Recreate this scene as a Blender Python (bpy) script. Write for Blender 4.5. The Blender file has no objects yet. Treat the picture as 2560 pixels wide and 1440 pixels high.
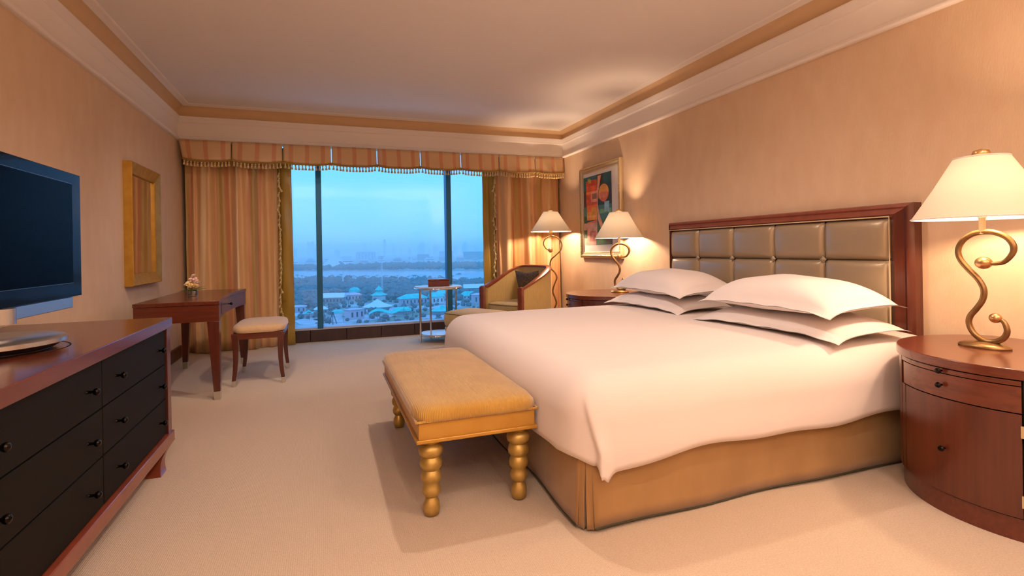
import bpy, math, random
from math import sin, cos, pi, radians, sqrt, atan2
from mathutils import Vector, Matrix
random.seed(7)
S = bpy.context.scene
COL = S.collection

# ------------------------------------------------------------------ camera, world, lights, exposure
YAW = radians(19.9); ROLL = math.atan(0.017)
cam_d = bpy.data.cameras.new('camera'); cam = bpy.data.objects.new('camera', cam_d); COL.objects.link(cam)
F = Vector((sin(YAW), cos(YAW), 0)); R0 = Vector((cos(YAW), -sin(YAW), 0)); U0 = Vector((0, 0, 1))
RI = cos(ROLL)*R0 - sin(ROLL)*U0; UI = sin(ROLL)*R0 + cos(ROLL)*U0
M = Matrix(((RI.x, UI.x, -F.x, 0), (RI.y, UI.y, -F.y, 0), (RI.z, UI.z, -F.z, 1.13), (0, 0, 0, 1)))
cam.matrix_world = M
cam_d.sensor_width = 36; cam_d.lens = 36*1297/2560; cam_d.shift_y = -96/2560
cam_d.clip_start = 0.05; cam_d.clip_end = 60000
S.camera = cam

world = bpy.data.worlds.new('dusk_sky'); S.world = world; world.use_nodes = True
wn = world.node_tree.nodes; wl = world.node_tree.links; wn.clear()
wo = wn.new('ShaderNodeOutputWorld'); bg = wn.new('ShaderNodeBackground'); tc = wn.new('ShaderNodeTexCoord')
sx = wn.new('ShaderNodeSeparateXYZ'); cr = wn.new('ShaderNodeValToRGB')
wl.new(tc.outputs['Generated'], sx.inputs[0]); wl.new(sx.outputs['Z'], cr.inputs[0])
wl.new(cr.outputs[0], bg.inputs[0]); wl.new(bg.outputs[0], wo.inputs[0])
e = cr.color_ramp.elements
e[0].position = 0.0; e[0].color = (0.19, 0.52, 0.98, 1)
e[1].position = 0.15; e[1].color = (0.125, 0.45, 1.0, 1)
x_ = e.new(0.05); x_.color = (0.15, 0.48, 1.02, 1)
bg.inputs[1].default_value = 1.95

WARM = (1.0, 0.70, 0.48)
def lamp_light(name, kind, loc, power, color=WARM, radius=0.05, **kw):
    d = bpy.data.lights.new(name, kind); o = bpy.data.objects.new(name, d); COL.objects.link(o)
    o.location = loc; d.energy = power; d.color = color
    if kind in ('POINT', 'SPOT'): d.shadow_soft_size = radius
    for k, v in kw.items(): setattr(d, k, v)
    return o
CEIL = 2.80
# first lamp follows the bench shadow; the others are added unseen fill lamps
for (x, y, p, ang) in ((0.84, 3.12, 98, 150), (0.3, 0.4, 46, 150), (1.9, 0.5, 38, 150), (0.4, -1.6, 60, 150)):
    lamp_light('downlight_and_fill_bulb', 'SPOT', (x, y, CEIL-0.03), p, (1.0, 0.81, 0.69), 0.035, spot_size=radians(ang), spot_blend=0.6)
# fill lamps added unseen above the frame, one turned to the curtains and desk
o_ = lamp_light('added_fill_bulb', 'SPOT', (-0.55, 3.70, CEIL-0.03), 120, (1.0, 0.82, 0.70), 0.12, spot_size=radians(80), spot_blend=0.9)
o_.rotation_euler = Vector((0.0, 2.9, -2.6)).to_track_quat('-Z', 'Y').to_euler()
lamp_light('added_fill_bulb', 'SPOT', (2.25, 2.62, CEIL-0.03), 12, (1.0, 0.80, 0.69), 0.16, spot_size=radians(155), spot_blend=0.8)
# two unseen uplights added behind the camera to brighten the ceiling and room
for (x, y) in ((-0.9, -1.2), (2.6, -1.2)):
    lamp_light('added_uplight_bulb', 'SPOT', (x, y, 1.72), 370, (1.0, 0.84, 0.77), 0.06, spot_size=radians(165), spot_blend=0.8).rotation_euler = (pi, 0, 0)
S.view_settings.view_transform = 'Standard'; S.view_settings.look = 'None'
S.view_settings.gamma = 1.0; S.view_settings.use_curve_mapping = False
S.view_settings.exposure = 0.0
try:
    S.cycles.max_bounces = 7; S.cycles.diffuse_bounces = 4; S.cycles.glossy_bounces = 3
    S.cycles.transmission_bounces = 4; S.cycles.transparent_max_bounces = 8; S.cycles.volume_bounces = 3
    S.cycles.sample_clamp_indirect = 4.0; S.cycles.use_denoising = True
    S.cycles.caustics_reflective = False; S.cycles.caustics_refractive = False
except Exception: pass

# ------------------------------------------------------------------ materials
def srgb(r, g, b):
    f = lambda c: (c/255/12.92) if c/255 <= 0.04045 else ((c/255+0.055)/1.055)**2.4
    return (f(r), f(g), f(b), 1)
def mat(name, col, rough=0.5, metal=0.0, spec=0.5, col2=None, nscale=(6, 6, 6), detail=3, bump=0.0, bscale=(60, 60, 60),
        coat=0.0, sheen=0.0, kind='noise', lo=0.35, hi=0.65, uv=False, trans=0.0):
    m = bpy.data.materials.new(name); m.use_nodes = True
    n = m.node_tree.nodes; l = m.node_tree.links; b = n['Principled BSDF']
    b.inputs['Base Color'].default_value = col; b.inputs['Roughness'].default_value = rough
    b.inputs['Metallic'].default_value = metal; b.inputs['Specular IOR Level'].default_value = spec
    b.inputs['Coat Weight'].default_value = coat; b.inputs['Coat Roughness'].default_value = 0.15
    b.inputs['Sheen Weight'].default_value = sheen
    def tex(sc, det, kd):
        c = n.new('ShaderNodeTexCoord'); mp = n.new('ShaderNodeMapping'); mp.inputs['Scale'].default_value = sc
        l.new(c.outputs['UV' if uv else 'Object'], mp.inputs[0])
        if kd == 'wave':
            t = n.new('ShaderNodeTexWave'); t.inputs['Scale'].default_value = 1; t.inputs['Distortion'].default_value = 0
            l.new(mp.outputs[0], t.inputs[0]); return t.outputs['Fac']
        t = n.new('ShaderNodeTexNoise'); t.inputs['Scale'].default_value = 1; t.inputs['Detail'].default_value = det
        l.new(mp.outputs[0], t.inputs[0]); return t.outputs['Fac']
    if col2:
        r = n.new('ShaderNodeValToRGB'); r.color_ramp.elements[0].position = lo; r.color_ramp.elements[1].position = hi
        r.color_ramp.elements[0].color = col; r.color_ramp.elements[1].color = col2
        l.new(tex(nscale, detail, 'noise'), r.inputs[0]); l.new(r.outputs[0], b.inputs['Base Color'])
    if bump:
        bp = n.new('ShaderNodeBump'); bp.inputs['Strength'].default_value = bump; bp.inputs['Distance'].default_value = 0.01
        l.new(tex(bscale, 2, kind), bp.inputs['Height']); l.new(bp.outputs[0], b.inputs['Normal'])
    return m
wallpaper = mat('wallpaper', srgb(216, 184, 150), 0.75, col2=srgb(222, 193, 160), nscale=(11, 11, 4.5), detail=9, lo=0.3, hi=0.7, bump=0.12, bscale=(160, 160, 40))
strip_paint = mat('cove_paint', srgb(216, 182, 140), 0.8)
ceiling_m = mat('ceiling_paint', srgb(240, 233, 226), 0.85)
cream_m = mat('cream_plaster', srgb(244, 234, 224), 0.6)
def carpet_mat():
    m = mat('carpet', srgb(198, 174, 148), 0.95, col2=srgb(209, 187, 162), nscale=(150, 150, 150), detail=3, spec=0.1, sheen=0.2)
    n = m.node_tree.nodes; l = m.node_tree.links; b = n['Principled BSDF']
    c = n.new('ShaderNodeTexCoord'); w = n.new('ShaderNodeTexWave'); w.inputs['Scale'].default_value = 42; w.inputs['Distortion'].default_value = 3
    w.inputs['Detail'].default_value = 2; w.inputs['Detail Scale'].default_value = 6
    w.wave_type = 'BANDS'; w.bands_direction = 'X'
    l.new(c.outputs['Object'], w.inputs[0])
    v = n.new('ShaderNodeTexVoronoi'); v.inputs['Scale'].default_value = 130; l.new(c.outputs['Object'], v.inputs[0])
    a = n.new('ShaderNodeMath'); a.operation = 'ADD'; l.new(w.outputs['Fac'], a.inputs[0]); l.new(v.outputs['Distance'], a.inputs[1])
    bp = n.new('ShaderNodeBump'); bp.inputs['Strength'].default_value = 0.35; bp.inputs['Distance'].default_value = 0.004
    l.new(a.outputs[0], bp.inputs['Height']); l.new(bp.outputs[0], b.inputs['Normal'])
    return m
carpet = carpet_mat()
cherry = mat('cherry_wood', srgb(90, 38, 22), 0.26, col2=srgb(105, 47, 28), nscale=(60, 3, 60), detail=4, coat=0.35)
cherry_v = mat('cherry_wood_upright_shaded', srgb(76, 30, 18), 0.3, col2=srgb(90, 39, 24), nscale=(40, 40, 3), detail=4, coat=0.35)  # darker than cherry: the shade on upright faces is in the colour
cherry_x = mat('cherry_wood_crosswise', srgb(86, 35, 20), 0.3, col2=srgb(101, 44, 26), nscale=(3, 60, 60), detail=4, coat=0.3)
rail_wood = mat('red_rail_wood', srgb(122, 56, 36), 0.32, col2=srgb(134, 66, 43), nscale=(12, 12, 12), coat=0.4)
walnut = mat('dark_walnut', srgb(70, 36, 22), 0.35, col2=srgb(92, 50, 30), nscale=(3, 60, 60))
dark_gap = mat('dark_gap', srgb(20, 12, 9), 0.9)
ribbed = mat('black_ribbed_panel', srgb(22, 19, 12), 0.7, bump=0.6, bscale=(0, 28, 0), kind='wave', spec=0.12)
blackmetal = mat('black_metal', srgb(34, 30, 28), 0.18, 0.9)
bronze = mat('antique_bronze', srgb(158, 126, 84), 0.36, 0.9, col2=srgb(136, 106, 68), nscale=(20, 20, 20))
brassball = mat('brass_ball', srgb(214, 172, 120), 0.28, 0.9)
gold_leaf = mat('gold_leaf', srgb(196, 164, 92), 0.42, 0.6, col2=srgb(172, 140, 68), nscale=(22, 22, 22), detail=4)
gold_paint = mat('gold_paint', srgb(188, 138, 56), 0.42, 0.4, col2=srgb(196, 148, 66), nscale=(9, 9, 9))
gold_frame = mat('brushed_gold_frame', srgb(196, 150, 62), 0.4, 0.5, col2=srgb(180, 134, 48), nscale=(14, 14, 14), detail=5)
silver_gold = mat('champagne_frame', srgb(206, 184, 146), 0.38, 0.55)
mirror_m = mat('mirror_glass', (0.80, 0.76, 0.68, 1), 0.02, 1.0)
chrome = mat('chrome', (0.75, 0.75, 0.74, 1), 0.12, 1.0)
silver = mat('brushed_silver', srgb(196, 194, 192), 0.3, 0.9)
nickel_cap = mat('nickel_leg_cap', srgb(196, 188, 172), 0.35, 0.6)
linen = mat('white_linen', srgb(234, 220, 212), 0.8, bump=0.05, bscale=(0, 300, 0), kind='wave', sheen=0.15, spec=0.3)
linen_p = mat('pillow_cotton', srgb(234, 222, 216), 0.8, bump=0.12, bscale=(9, 9, 9), sheen=0.15, spec=0.3)
skirt_m = mat('bronze_satin', srgb(150, 110, 62), 0.5, col2=srgb(164, 124, 74), nscale=(5, 5, 2), sheen=0.3)
skirt_line = mat('bronze_piping', srgb(60, 56, 36), 0.7)
leather = mat('pearl_leather', srgb(164, 144, 116), 0.33, 0.25, spec=0.6, bump=0.03, bscale=(120, 120, 120))
piping_m = mat('cream_piping', srgb(206, 184, 150), 0.4)
suede = mat('ochre_corduroy', srgb(182, 134, 46), 0.8, col2=srgb(192, 146, 58), nscale=(7, 7, 7), bump=0.35, bscale=(45, 45, 0), kind='wave', sheen=0.5)
seat_beige = mat('beige_seat_cloth', srgb(196, 160, 118), 0.8, col2=srgb(204, 168, 127), nscale=(30, 30, 30), sheen=0.3)
olive = mat('olive_gold_cloth', srgb(176, 148, 88), 0.75, col2=srgb(186, 158, 98), nscale=(90, 90, 12), detail=4, sheen=0.3)
olive_line = mat('olive_piping', srgb(96, 82, 44), 0.8)
cush_m = mat('dark_patterned_cloth', srgb(62, 54, 42), 0.7, col2=srgb(132, 106, 66), nscale=(120, 120, 120), detail=1, lo=0.5, hi=0.6)
tassel_m = mat('gold_tassel_thread', srgb(230, 202, 140), 0.6, col2=srgb(190, 156, 90), nscale=(60, 60, 200), sheen=0.4)
cord_m = mat('gold_braid', srgb(168, 130, 60), 0.65, bump=0.8, bscale=(160, 160, 160))
satin = mat('olive_satin', srgb(150, 118, 34), 0.38, col2=srgb(172, 140, 50), nscale=(10, 10, 1.5), spec=0.6, sheen=0.2)
mat_board = mat('white_mat_board', srgb(240, 232, 222), 0.7)
marble = mat('pale_marble', srgb(216, 210, 204), 0.12, col2=srgb(190, 184, 180), nscale=(9, 9, 9), detail=6)
burgundy = mat('burgundy_leather', srgb(96, 12, 14), 0.22, coat=0.6)
tv_black = mat('tv_gloss_frame', srgb(20, 21, 23), 0.05, spec=0.04)
tv_screen = mat('tv_dark_screen', srgb(3, 4, 6), 0.22, spec=0.012)
tv_body = mat('tv_dark_body', srgb(26, 26, 28), 0.5)
tv_trim = mat('tv_edge_line', srgb(70, 80, 90), 0.3, 0.5)
alu = mat('window_aluminium', srgb(36, 104, 144), 0.4, 0.5)
alu_l = mat('window_light_trim', srgb(170, 180, 200), 0.5, 0.3)
panel_dark = mat('sill_panel', srgb(64, 40, 34), 0.6, col2=srgb(50, 32, 36), nscale=(20, 4, 4))
flower_c = mat('cream_petals', srgb(250, 226, 170), 0.6, col2=srgb(240, 200, 120), nscale=(60, 60, 60))
flower_p = mat('pink_petals', srgb(250, 220, 208), 0.6, col2=srgb(240, 190, 170), nscale=(60, 60, 60))
leaf_m = mat('green_leaf', srgb(70, 110, 30), 0.45, col2=srgb(44, 84, 26), nscale=(40, 40, 40))
bulb_m = mat('socket_cream', srgb(230, 210, 180), 0.5)
plate_m = mat('bronze_switch_plate', srgb(140, 108, 70), 0.4, 0.6)

def shade_mat():
    m = bpy.data.materials.new('lamp_shade_cloth'); m.use_nodes = True
    n = m.node_tree.nodes; l = m.node_tree.links; n.clear()
    o = n.new('ShaderNodeOutputMaterial'); d = n.new('ShaderNodeBsdfDiffuse'); t = n.new('ShaderNodeBsdfTranslucent'); mx = n.new('ShaderNodeMixShader')
    d.inputs[0].default_value = srgb(236, 222, 196); t.inputs[0].default_value = (0.86, 0.78, 0.62, 1); mx.inputs[0].default_value = 0.021
    l.new(d.outputs[0], mx.inputs[1]); l.new(t.outputs[0], mx.inputs[2]); l.new(mx.outputs[0], o.inputs[0]); return m
shade_m = shade_mat()
def glass_mat(name, refl, tint=(1, 1, 1, 1)):
    m = bpy.data.materials.new(name); m.use_nodes = True
    n = m.node_tree.nodes; l = m.node_tree.links; n.clear()
    o = n.new('ShaderNodeOutputMaterial'); t = n.new('ShaderNodeBsdfTransparent'); g = n.new('ShaderNodeBsdfGlossy'); mx = n.new('ShaderNodeMixShader')
    t.inputs[0].default_value = tint; g.inputs['Roughness'].default_value = 0.02; mx.inputs[0].default_value = refl
    l.new(t.outputs[0], mx.inputs[1]); l.new(g.outputs[0], mx.inputs[2]); l.new(mx.outputs[0], o.inputs[0]); return m
glass = glass_mat('window_glass', 0.03); vase_glass = glass_mat('clear_bowl_glass', 0.25, (0.8, 0.8, 0.75, 1))

def stripe_mat(name, stops, period, rough=0.42, sheen=0.3):
    m = bpy.data.materials.new(name); m.use_nodes = True
    n = m.node_tree.nodes; l = m.node_tree.links; b = n['Principled BSDF']
    b.inputs['Roughness'].default_value = rough; b.inputs['Sheen Weight'].default_value = sheen
    c = n.new('ShaderNodeTexCoord'); s = n.new('ShaderNodeSeparateXYZ'); l.new(c.outputs['UV'], s.inputs[0])
    q = n.new('ShaderNodeMath'); q.operation = 'DIVIDE'; q.inputs[1].default_value = period; l.new(s.outputs[0], q.inputs[0])
    fr = n.new('ShaderNodeMath'); fr.operation = 'FRACT'; l.new(q.outputs[0], fr.inputs[0])
    r = n.new('ShaderNodeValToRGB'); l.new(fr.outputs[0], r.inputs[0]); r.color_ramp.interpolation = 'LINEAR'
    el = r.color_ramp.elements
    el[0].position = stops[0][0]; el[0].color = stops[0][1]; el[1].position = stops[-1][0]; el[1].color = stops[-1][1]
    for p, cc in stops[1:-1]:
        k = el.new(p); k.color = cc
    l.new(r.outputs[0], b.inputs['Base Color']); return m
PE = srgb(218, 158, 112); GO = srgb(198, 160, 98); CRM = srgb(236, 200, 148); RD = srgb(196, 122, 84)
PE = srgb(221, 175, 122); GO = srgb(186, 150, 88); CRM = srgb(242, 212, 166); RD = srgb(200, 138, 98)
curtain_m = stripe_mat('striped_silk', [(0, GO), (0.22, GO), (0.25, RD), (0.31, RD), (0.34, PE), (0.58, PE), (0.61, CRM), (0.68, CRM), (0.71, PE), (0.92, PE), (0.95, RD), (0.99, RD)], 0.42)
VB = srgb(212, 176, 130); VR = srgb(204, 144, 104)
valance_m = stripe_mat('striped_valance_silk', [(0, VB), (0.40, VB), (0.42, VR), (0.66, VR), (0.68, VB), (0.99, VB)], 0.18)

# ------------------------------------------------------------------ mesh helpers
class MB:
    def __init__(s): s.v = []; s.f = []; s.m = []; s.uv = []
    def add(s, vs, fs, mi=0, uvs=None):
        o = len(s.v); s.v += [tuple(p) for p in vs]; s.f += [tuple(i+o for i in f) for f in fs]; s.m += [mi]*len(fs)
        s.uv += (uvs if uvs else [(0, 0)]*len(vs)); return s
    def box(s, x0, x1, y0, y1, z0, z1, mi=0):
        v = [(x0, y0, z0), (x1, y0, z0), (x1, y1, z0), (x0, y1, z0), (x0, y0, z1), (x1, y0, z1), (x1, y1, z1), (x0, y1, z1)]
        return s.add(v, [(3, 2, 1, 0), (4, 5, 6, 7), (0, 1, 5, 4), (1, 2, 6, 5), (2, 3, 7, 6), (3, 0, 4, 7)], mi)
    def prism(s, poly, z0, z1, mi=0):
        n = len(poly); v = [(x, y, z0) for x, y in poly]+[(x, y, z1) for x, y in poly]
        f = [tuple(reversed(range(n))), tuple(range(n, 2*n))]+[(i, (i+1) % n, n+(i+1) % n, n+i) for i in range(n)]
        return s.add(v, f, mi)
    def lathe(s, prof, n=24, c=(0, 0, 0), mi=0, sx=1, sy=1):
        v = []; f = []
        for r, z in prof:
            for i in range(n):
                a = 2*pi*i/n; v.append((c[0]+r*cos(a)*sx, c[1]+r*sin(a)*sy, c[2]+z))
        k = len(prof)
        for j in range(k-1):
            for i in range(n): f.append((j*n+i, j*n+(i+1) % n, (j+1)*n+(i+1) % n, (j+1)*n+i))
        if prof[0][0] > 1e-6: f.append(tuple(reversed(range(n))))
        if prof[-1][0] > 1e-6: f.append(tuple(range((k-1)*n, k*n)))
        return s.add(v, f, mi)
    def tube(s, pts, rad, n=10, mi=0, square=False):
        pts = [Vector(p) for p in pts]; rads = rad if isinstance(rad, (list, tuple)) else [rad]*len(pts)
        v = []; f = []; prev = None
        for i, p in enumerate(pts):
            t = (pts[min(i+1, len(pts)-1)]-pts[max(i-1, 0)]).normalized()
            if prev is None:
                a = Vector((0, 0, 1)) if abs(t.z) < 0.9 else Vector((1, 0, 0)); u = t.cross(a).normalized()
            else: u = (prev-t*prev.dot(t)).normalized()
            prev = u; w = t.cross(u)
            for k in range(n):
                a = 2*pi*(k+0.5)/n; rr = rads[i]; v.append(p+(u*cos(a)+w*sin(a))*rr)
        for i in range(len(pts)-1):
            for k in range(n): f.append((i*n+k, i*n+(k+1) % n, (i+1)*n+(k+1) % n, (i+1)*n+k))
        f.append(tuple(reversed(range(n)))); f.append(tuple(range((len(pts)-1)*n, len(pts)*n)))
        return s.add(v, f, mi)
    def loft(s, secs, mi=0, cap=True):   # list of equal-length vertex rings
        n = len(secs[0]); v = [p for q in secs for p in q]; f = []
        for j in range(len(secs)-1):
            for i in range(n): f.append((j*n+i, j*n+(i+1) % n, (j+1)*n+(i+1) % n, (j+1)*n+i))
        if cap: f.append(tuple(reversed(range(n)))); f.append(tuple(range((len(secs)-1)*n, len(secs)*n)))
        return s.add(v, f, mi)
    def grid(s, nu, nv, fn, mi=0, uvfn=None):
        v = [fn(i/nu, j/nv) for j in range(nv+1) for i in range(nu+1)]
        f = [(j*(nu+1)+i, j*(nu+1)+i+1, (j+1)*(nu+1)+i+1, (j+1)*(nu+1)+i) for j in range(nv) for i in range(nu)]
        return s.add(v, f, mi, [uvfn(i/nu, j/nv) for j in range(nv+1) for i in range(nu+1)] if uvfn else None)
    def mesh(s, name, ms, smooth=30):
        me = bpy.data.meshes.new(name); me.from_pydata(s.v, [], s.f)
        for m in (ms if isinstance(ms, (list, tuple)) else [ms]): me.materials.append(m)
        if any(s.m): me.polygons.foreach_set('material_index', s.m)
        if any(u != (0, 0) for u in s.uv):
            ul = me.uv_layers.new(name='UVMap')
            for lp in me.loops: ul.data[lp.index].uv = s.uv[lp.vertex_index]
        me.update()
        if smooth:
            me.polygons.foreach_set('use_smooth', [True]*len(me.polygons))
            if smooth < 180: me.set_sharp_from_angle(angle=radians(smooth))
        return me
    def build(s, name, ms, parent=None, loc=(0, 0, 0), rz=0, smooth=30, bevel=0, seg=2):
        me = s.mesh(name, ms, smooth); o = bpy.data.objects.new(name, me); COL.objects.link(o)
        o.location = loc; o.rotation_euler = (0, 0, rz)
        if parent: o.parent = parent
        if bevel:
            b = o.modifiers.new('bevel', 'BEVEL'); b.width = bevel; b.segments = seg; b.limit_method = 'ANGLE'; b.angle_limit = radians(35)
        return o
def thing(name, label, cat, loc=(0, 0, 0), rz=0, group=None):
    o = bpy.data.objects.new(name, None); COL.objects.link(o); o.location = loc; o.rotation_euler = (0, 0, rz)
    o.empty_display_size = 0.1; o['label'] = label; o['category'] = cat
    if group: o['group'] = group
    return o
def tag(o, label=None, cat=None, group=None, kind=None):
    for k, v in (('label', label), ('category', cat), ('group', group), ('kind', kind)):
        if v: o[k] = v
    return o
def struct(o): o['kind'] = 'structure'; return o
def dup(o, parent=None, loc=None, rz=None):
    c = o.copy(); COL.objects.link(c)
    if parent: c.parent = parent
    if loc is not None: c.location = loc
    if rz is not None: c.rotation_euler = (0, 0, rz)
    for ch in [x for x in KIDS.get(o.name, [])]: dup(ch, c)
    return c
KIDS = {}
def index_kids(root):
    def rec(o):
        KIDS[o.name] = [c for c in bpy.data.objects if c.parent == o]
        for c in KIDS[o.name]: rec(c)
    rec(root)
def lerp(a, b, t): return a+(b-a)*t
def spline(pts, n=8):      # Catmull-Rom through points
    P = [Vector(p) for p in pts]; out = []
    for i in range(len(P)-1):
        p0 = P[max(i-1, 0)]; p1 = P[i]; p2 = P[i+1]; p3 = P[min(i+2, len(P)-1)]
        for k in range(n):
            t = k/n; out.append(0.5*((2*p1)+(p2-p0)*t+(2*p0-5*p1+4*p2-p3)*t*t+(3*p1-p0-3*p2+p3)*t**3))
    out.append(P[-1]); return out
def ellipse_prof(r, h, n=8, z0=0):
    return [(max(r*sin(pi*i/n), 0.0001), z0-h*cos(pi*i/n)) for i in range(n+1)]

# ------------------------------------------------------------------ the room
XL, XR, YB, YG, YR = -1.522, 3.222, 6.70, 7.06, -3.0
struct(MB().box(XL-0.1, XR+0.1, YR-0.1, 7.3, -0.1, 0).build('floor', carpet, smooth=0))
struct(MB().box(XL-0.1, XL, YR-0.1, 7.3, 0, 3.0).build('wall_left', wallpaper, smooth=0))
struct(MB().box(XR, XR+0.1, YR-0.1, 7.3, 0, 3.0).build('wall_right', wallpaper, smooth=0))
struct(MB().box(XL, XR, YR-0.1, YR, 0, 3.0).build('wall_rear', wallpaper, smooth=0))
struct(MB().box(XL-0.1, XR+0.1, YR-0.1, 7.3, CEIL, 3.0).build('ceiling', ceiling_m, smooth=0))
# header over the window recess and the far wall around the glass
struct(MB().box(XL, XR, YB, YB+0.10, 2.415, CEIL).build('wall_header', cream_m, smooth=0))
wf = MB(); wf.box(XL, -0.62, YG-0.02, 7.3, 0, CEIL); wf.box(2.45, XR, YG-0.02, 7.3, 0, CEIL); wf.box(-0.62, 2.45, YG-0.02, 7.3, 2.55, CEIL)
struct(wf.build('wall_far', wallpaper, smooth=0))

# moulded crown: profile (projection, height) swept along each wall with mitred corners
crown = [(0, 2.415), (.024, 2.415), (.034, 2.424), (.034, 2.436), (.020, 2.442), (.020, 2.455), (.010, 2.463), (.006, 2.47), (.006, 2.595), (.014, 2.61),
         (.022, 2.614), (.022, 2.626), (.029, 2.634), (.029, 2.652), (.036, 2.660), (.036, 2.680), (.018, 2.686), (0, 2.686)]
cove = [(0, 2.686), (.012, 2.687), (.014, 2.735), (.026, 2.768), (.075, 2.789), (.075, CEIL), (0, CEIL)]
fillet = [(.072, 2.790), (.080, 2.786), (.088, 2.790), (.136, 2.791), (.144, 2.794), (.150, CEIL), (.072, CEIL)]
def sweep(prof, wall):
    v = []; n = len(prof)
    for end in (0, 1):
        for p, z in prof:
            if wall == 'left': v.append((XL+p, YR if end == 0 else YB-p, z))
            if wall == 'right': v.append((XR-p, YR if end == 0 else YB-p, z))
            if wall == 'back': v.append(((XL+p) if end == 0 else (XR-p), YB-p, z))
    f = [(i, (i+1) % n, n+(i+1) % n, n+i) for i in range(n)]+[tuple(range(n)), tuple(reversed(range(n, 2*n)))]
    if wall != 'left': pass
    return MB().add(v, f)
for w, nm in (('left', 'trim_1'), ('right', 'trim_2'), ('back', 'trim_3')): struct(sweep(crown, w).build(nm, cream_m, smooth=50))
for w, nm in (('left', 'trim_4'), ('right', 'trim_5'), ('back', 'trim_6')): struct(sweep(cove, w).build(nm, strip_paint, smooth=50))
for w, nm in (('left', 'trim_7'), ('right', 'trim_8'), ('back', 'trim_9')): struct(sweep(fillet, w).build(nm, cream_m, smooth=40))
def skirting(name, x0, x1, y0, y1):
    struct(MB().box(x0, x1, y0, y1, 0, 0.135).build(name, walnut, bevel=0.006))
skirting('baseboard_left', XL, XL+0.022, YR, 6.66)
skirting('baseboard_right', XR-0.022, XR, YR, 6.66)
skirting('baseboard_rear', XL+0.03, XR-0.03, YR, YR+0.022)

# window: panes, mullions, sill
win = struct(bpy.data.objects.new('window_1', None)); COL.objects.link(win)
WX = [-0.62, -0.058, 1.628, 2.45]
for a, b in zip(WX[:-1], WX[1:]):
    MB().box(a, b, YG+0.05, YG+0.058, 0.165, 2.5).build('pane', glass, win, smooth=0)
for x in WX[1:3]:
    MB().box(x-0.034, x+0.034, YG-0.02, YG+0.12, 0.165, 2.5).build('mullion', alu, win, smooth=0, bevel=0.004)
MB().box(WX[0], WX[-1], YG-0.01, YG+0.14, 0.150, 0.182).build('sill', alu_l, win, smooth=0, bevel=0.004)
sp = MB()
for k in range(7): 
    a = lerp(WX[0], WX[-1], k/7); b = lerp(WX[0], WX[-1], (k+1)/7); sp.box(a+0.003, b-0.003, YG-0.012, YG+0.1, 0.0, 0.148)
MB().box(WX[0], WX[-1], YG+0.10, YG+0.12, 0, 0.165).build('kick_backing', dark_gap, win, smooth=0)
sp.build('kick_panel', panel_dark, win, smooth=0, bevel=0.003)

# ------------------------------------------------------------------ curtains
def fold(s, A, ph, z):
    t = 1-z/2.4
    w = 0.74*sin(s*16+ph+0.35*sin(z*1.3+ph)+0.8*sin(s*4))+0.34*sin(s*41+1.7*ph+0.6*sin(z*0.9))+0.12*sin(s*83+2.3*ph+z*0.8)
    return A*w*(0.75+0.35*t)+0.006*sin(z*9+s*30)
def curtain_sheet(x0, x1, yb0, yb1, A, ph, m, name, parent, n=150, nz=14, uvs=2.0, lean=0.0):
    mb = MB(); ln = (x1-x0)
    def fn(u, v):
        z = 0.006+v*2.42; s = u*ln; x = x0+s+0.016*sin(s*29+ph)+lean*(1-v)*u
        return (x, lerp(yb0, yb1, u)+fold(s, A, ph, z)+0.02*v, z)
    mb.grid(n, nz, fn, uvfn=lambda u, v: (u*ln*uvs+0.05+0.02*sin(v*3+u*9), v))
    o = mb.build(name, m, parent, smooth=180)
    sd = o.modifiers.new('thickness', 'SOLIDIFY'); sd.thickness = 0.004; sd.offset = 0
    return o
def tassel_mesh():
    mb = MB(); mb.lathe([(0.0015, 0.010), (0.0015, 0.0), (0.006, -0.003), (0.0085, -0.009), (0.006, -0.015), (0.004, -0.017), (0.008, -0.028), (0.0125, -0.046), (0.0105, -0.049), (0.001, -0.049)], 7)
    return mb.mesh('tassel', tassel_m, 60)
TAS = tassel_mesh()
def tassel(parent, loc, sc=1, tilt=(0, 0)):
    o = bpy.data.objects.new('tassel', TAS); COL.objects.link(o); o.parent = parent; o.location = loc
    o.scale = (sc, sc, sc); o.rotation_euler = (tilt[0], tilt[1], random.uniform(0, 3)); return o
def curtain(side):
    if side == 'left':
        t = thing('curtain', 'striped peach and gold curtain hanging beside the desk, left of the window', 'curtain', (0, 0, 0))
        curtain_sheet(-1.495, -0.52, 6.800, 6.87, 0.078, 0.4, curtain_m, 'drape', t, uvs=1.15)
        curtain_sheet(-0.60, -0.385, 6.96, 6.93, 0.012, 2.0, satin, 'lining', t, n=40, lean=0.02)
        xt, yt, sgn = -0.500, 6.80, 1
    else:
        t = thing('curtain', 'striped peach curtain hanging behind the armchair, right of the window', 'curtain', (0, 0, 0))
        curtain_sheet(2.25, 3.20, 6.87, 6.83, 0.070, 1.9, curtain_m, 'drape', t, uvs=1.3)
        curtain_sheet(2.085, 2.33, 6.94, 6.97, 0.012, 0.6, satin, 'lining', t, n=40)
        xt, yt, sgn = 2.212, 6.795, -1
    pts = [(xt+0.006*sin(z*7)+0.012*(2.3-z)*0.5*sgn, yt, z) for z in [0.04+i*0.06 for i in range(37)]]
    MB().tube(pts, 0.007, 6).build('braid', cord_m, t)
    for i in range(36):
        z = 2.10-i*0.058; x = xt+0.006*sin(z*7)+0.012*(2.3-z)*0.5*sgn
        tassel(t, (x+random.uniform(-.006, .010)*sgn, yt-0.014, z), 1.25, (0.1, random.uniform(-.5, .5)))
curtain('left'); curtain('right')

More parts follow.
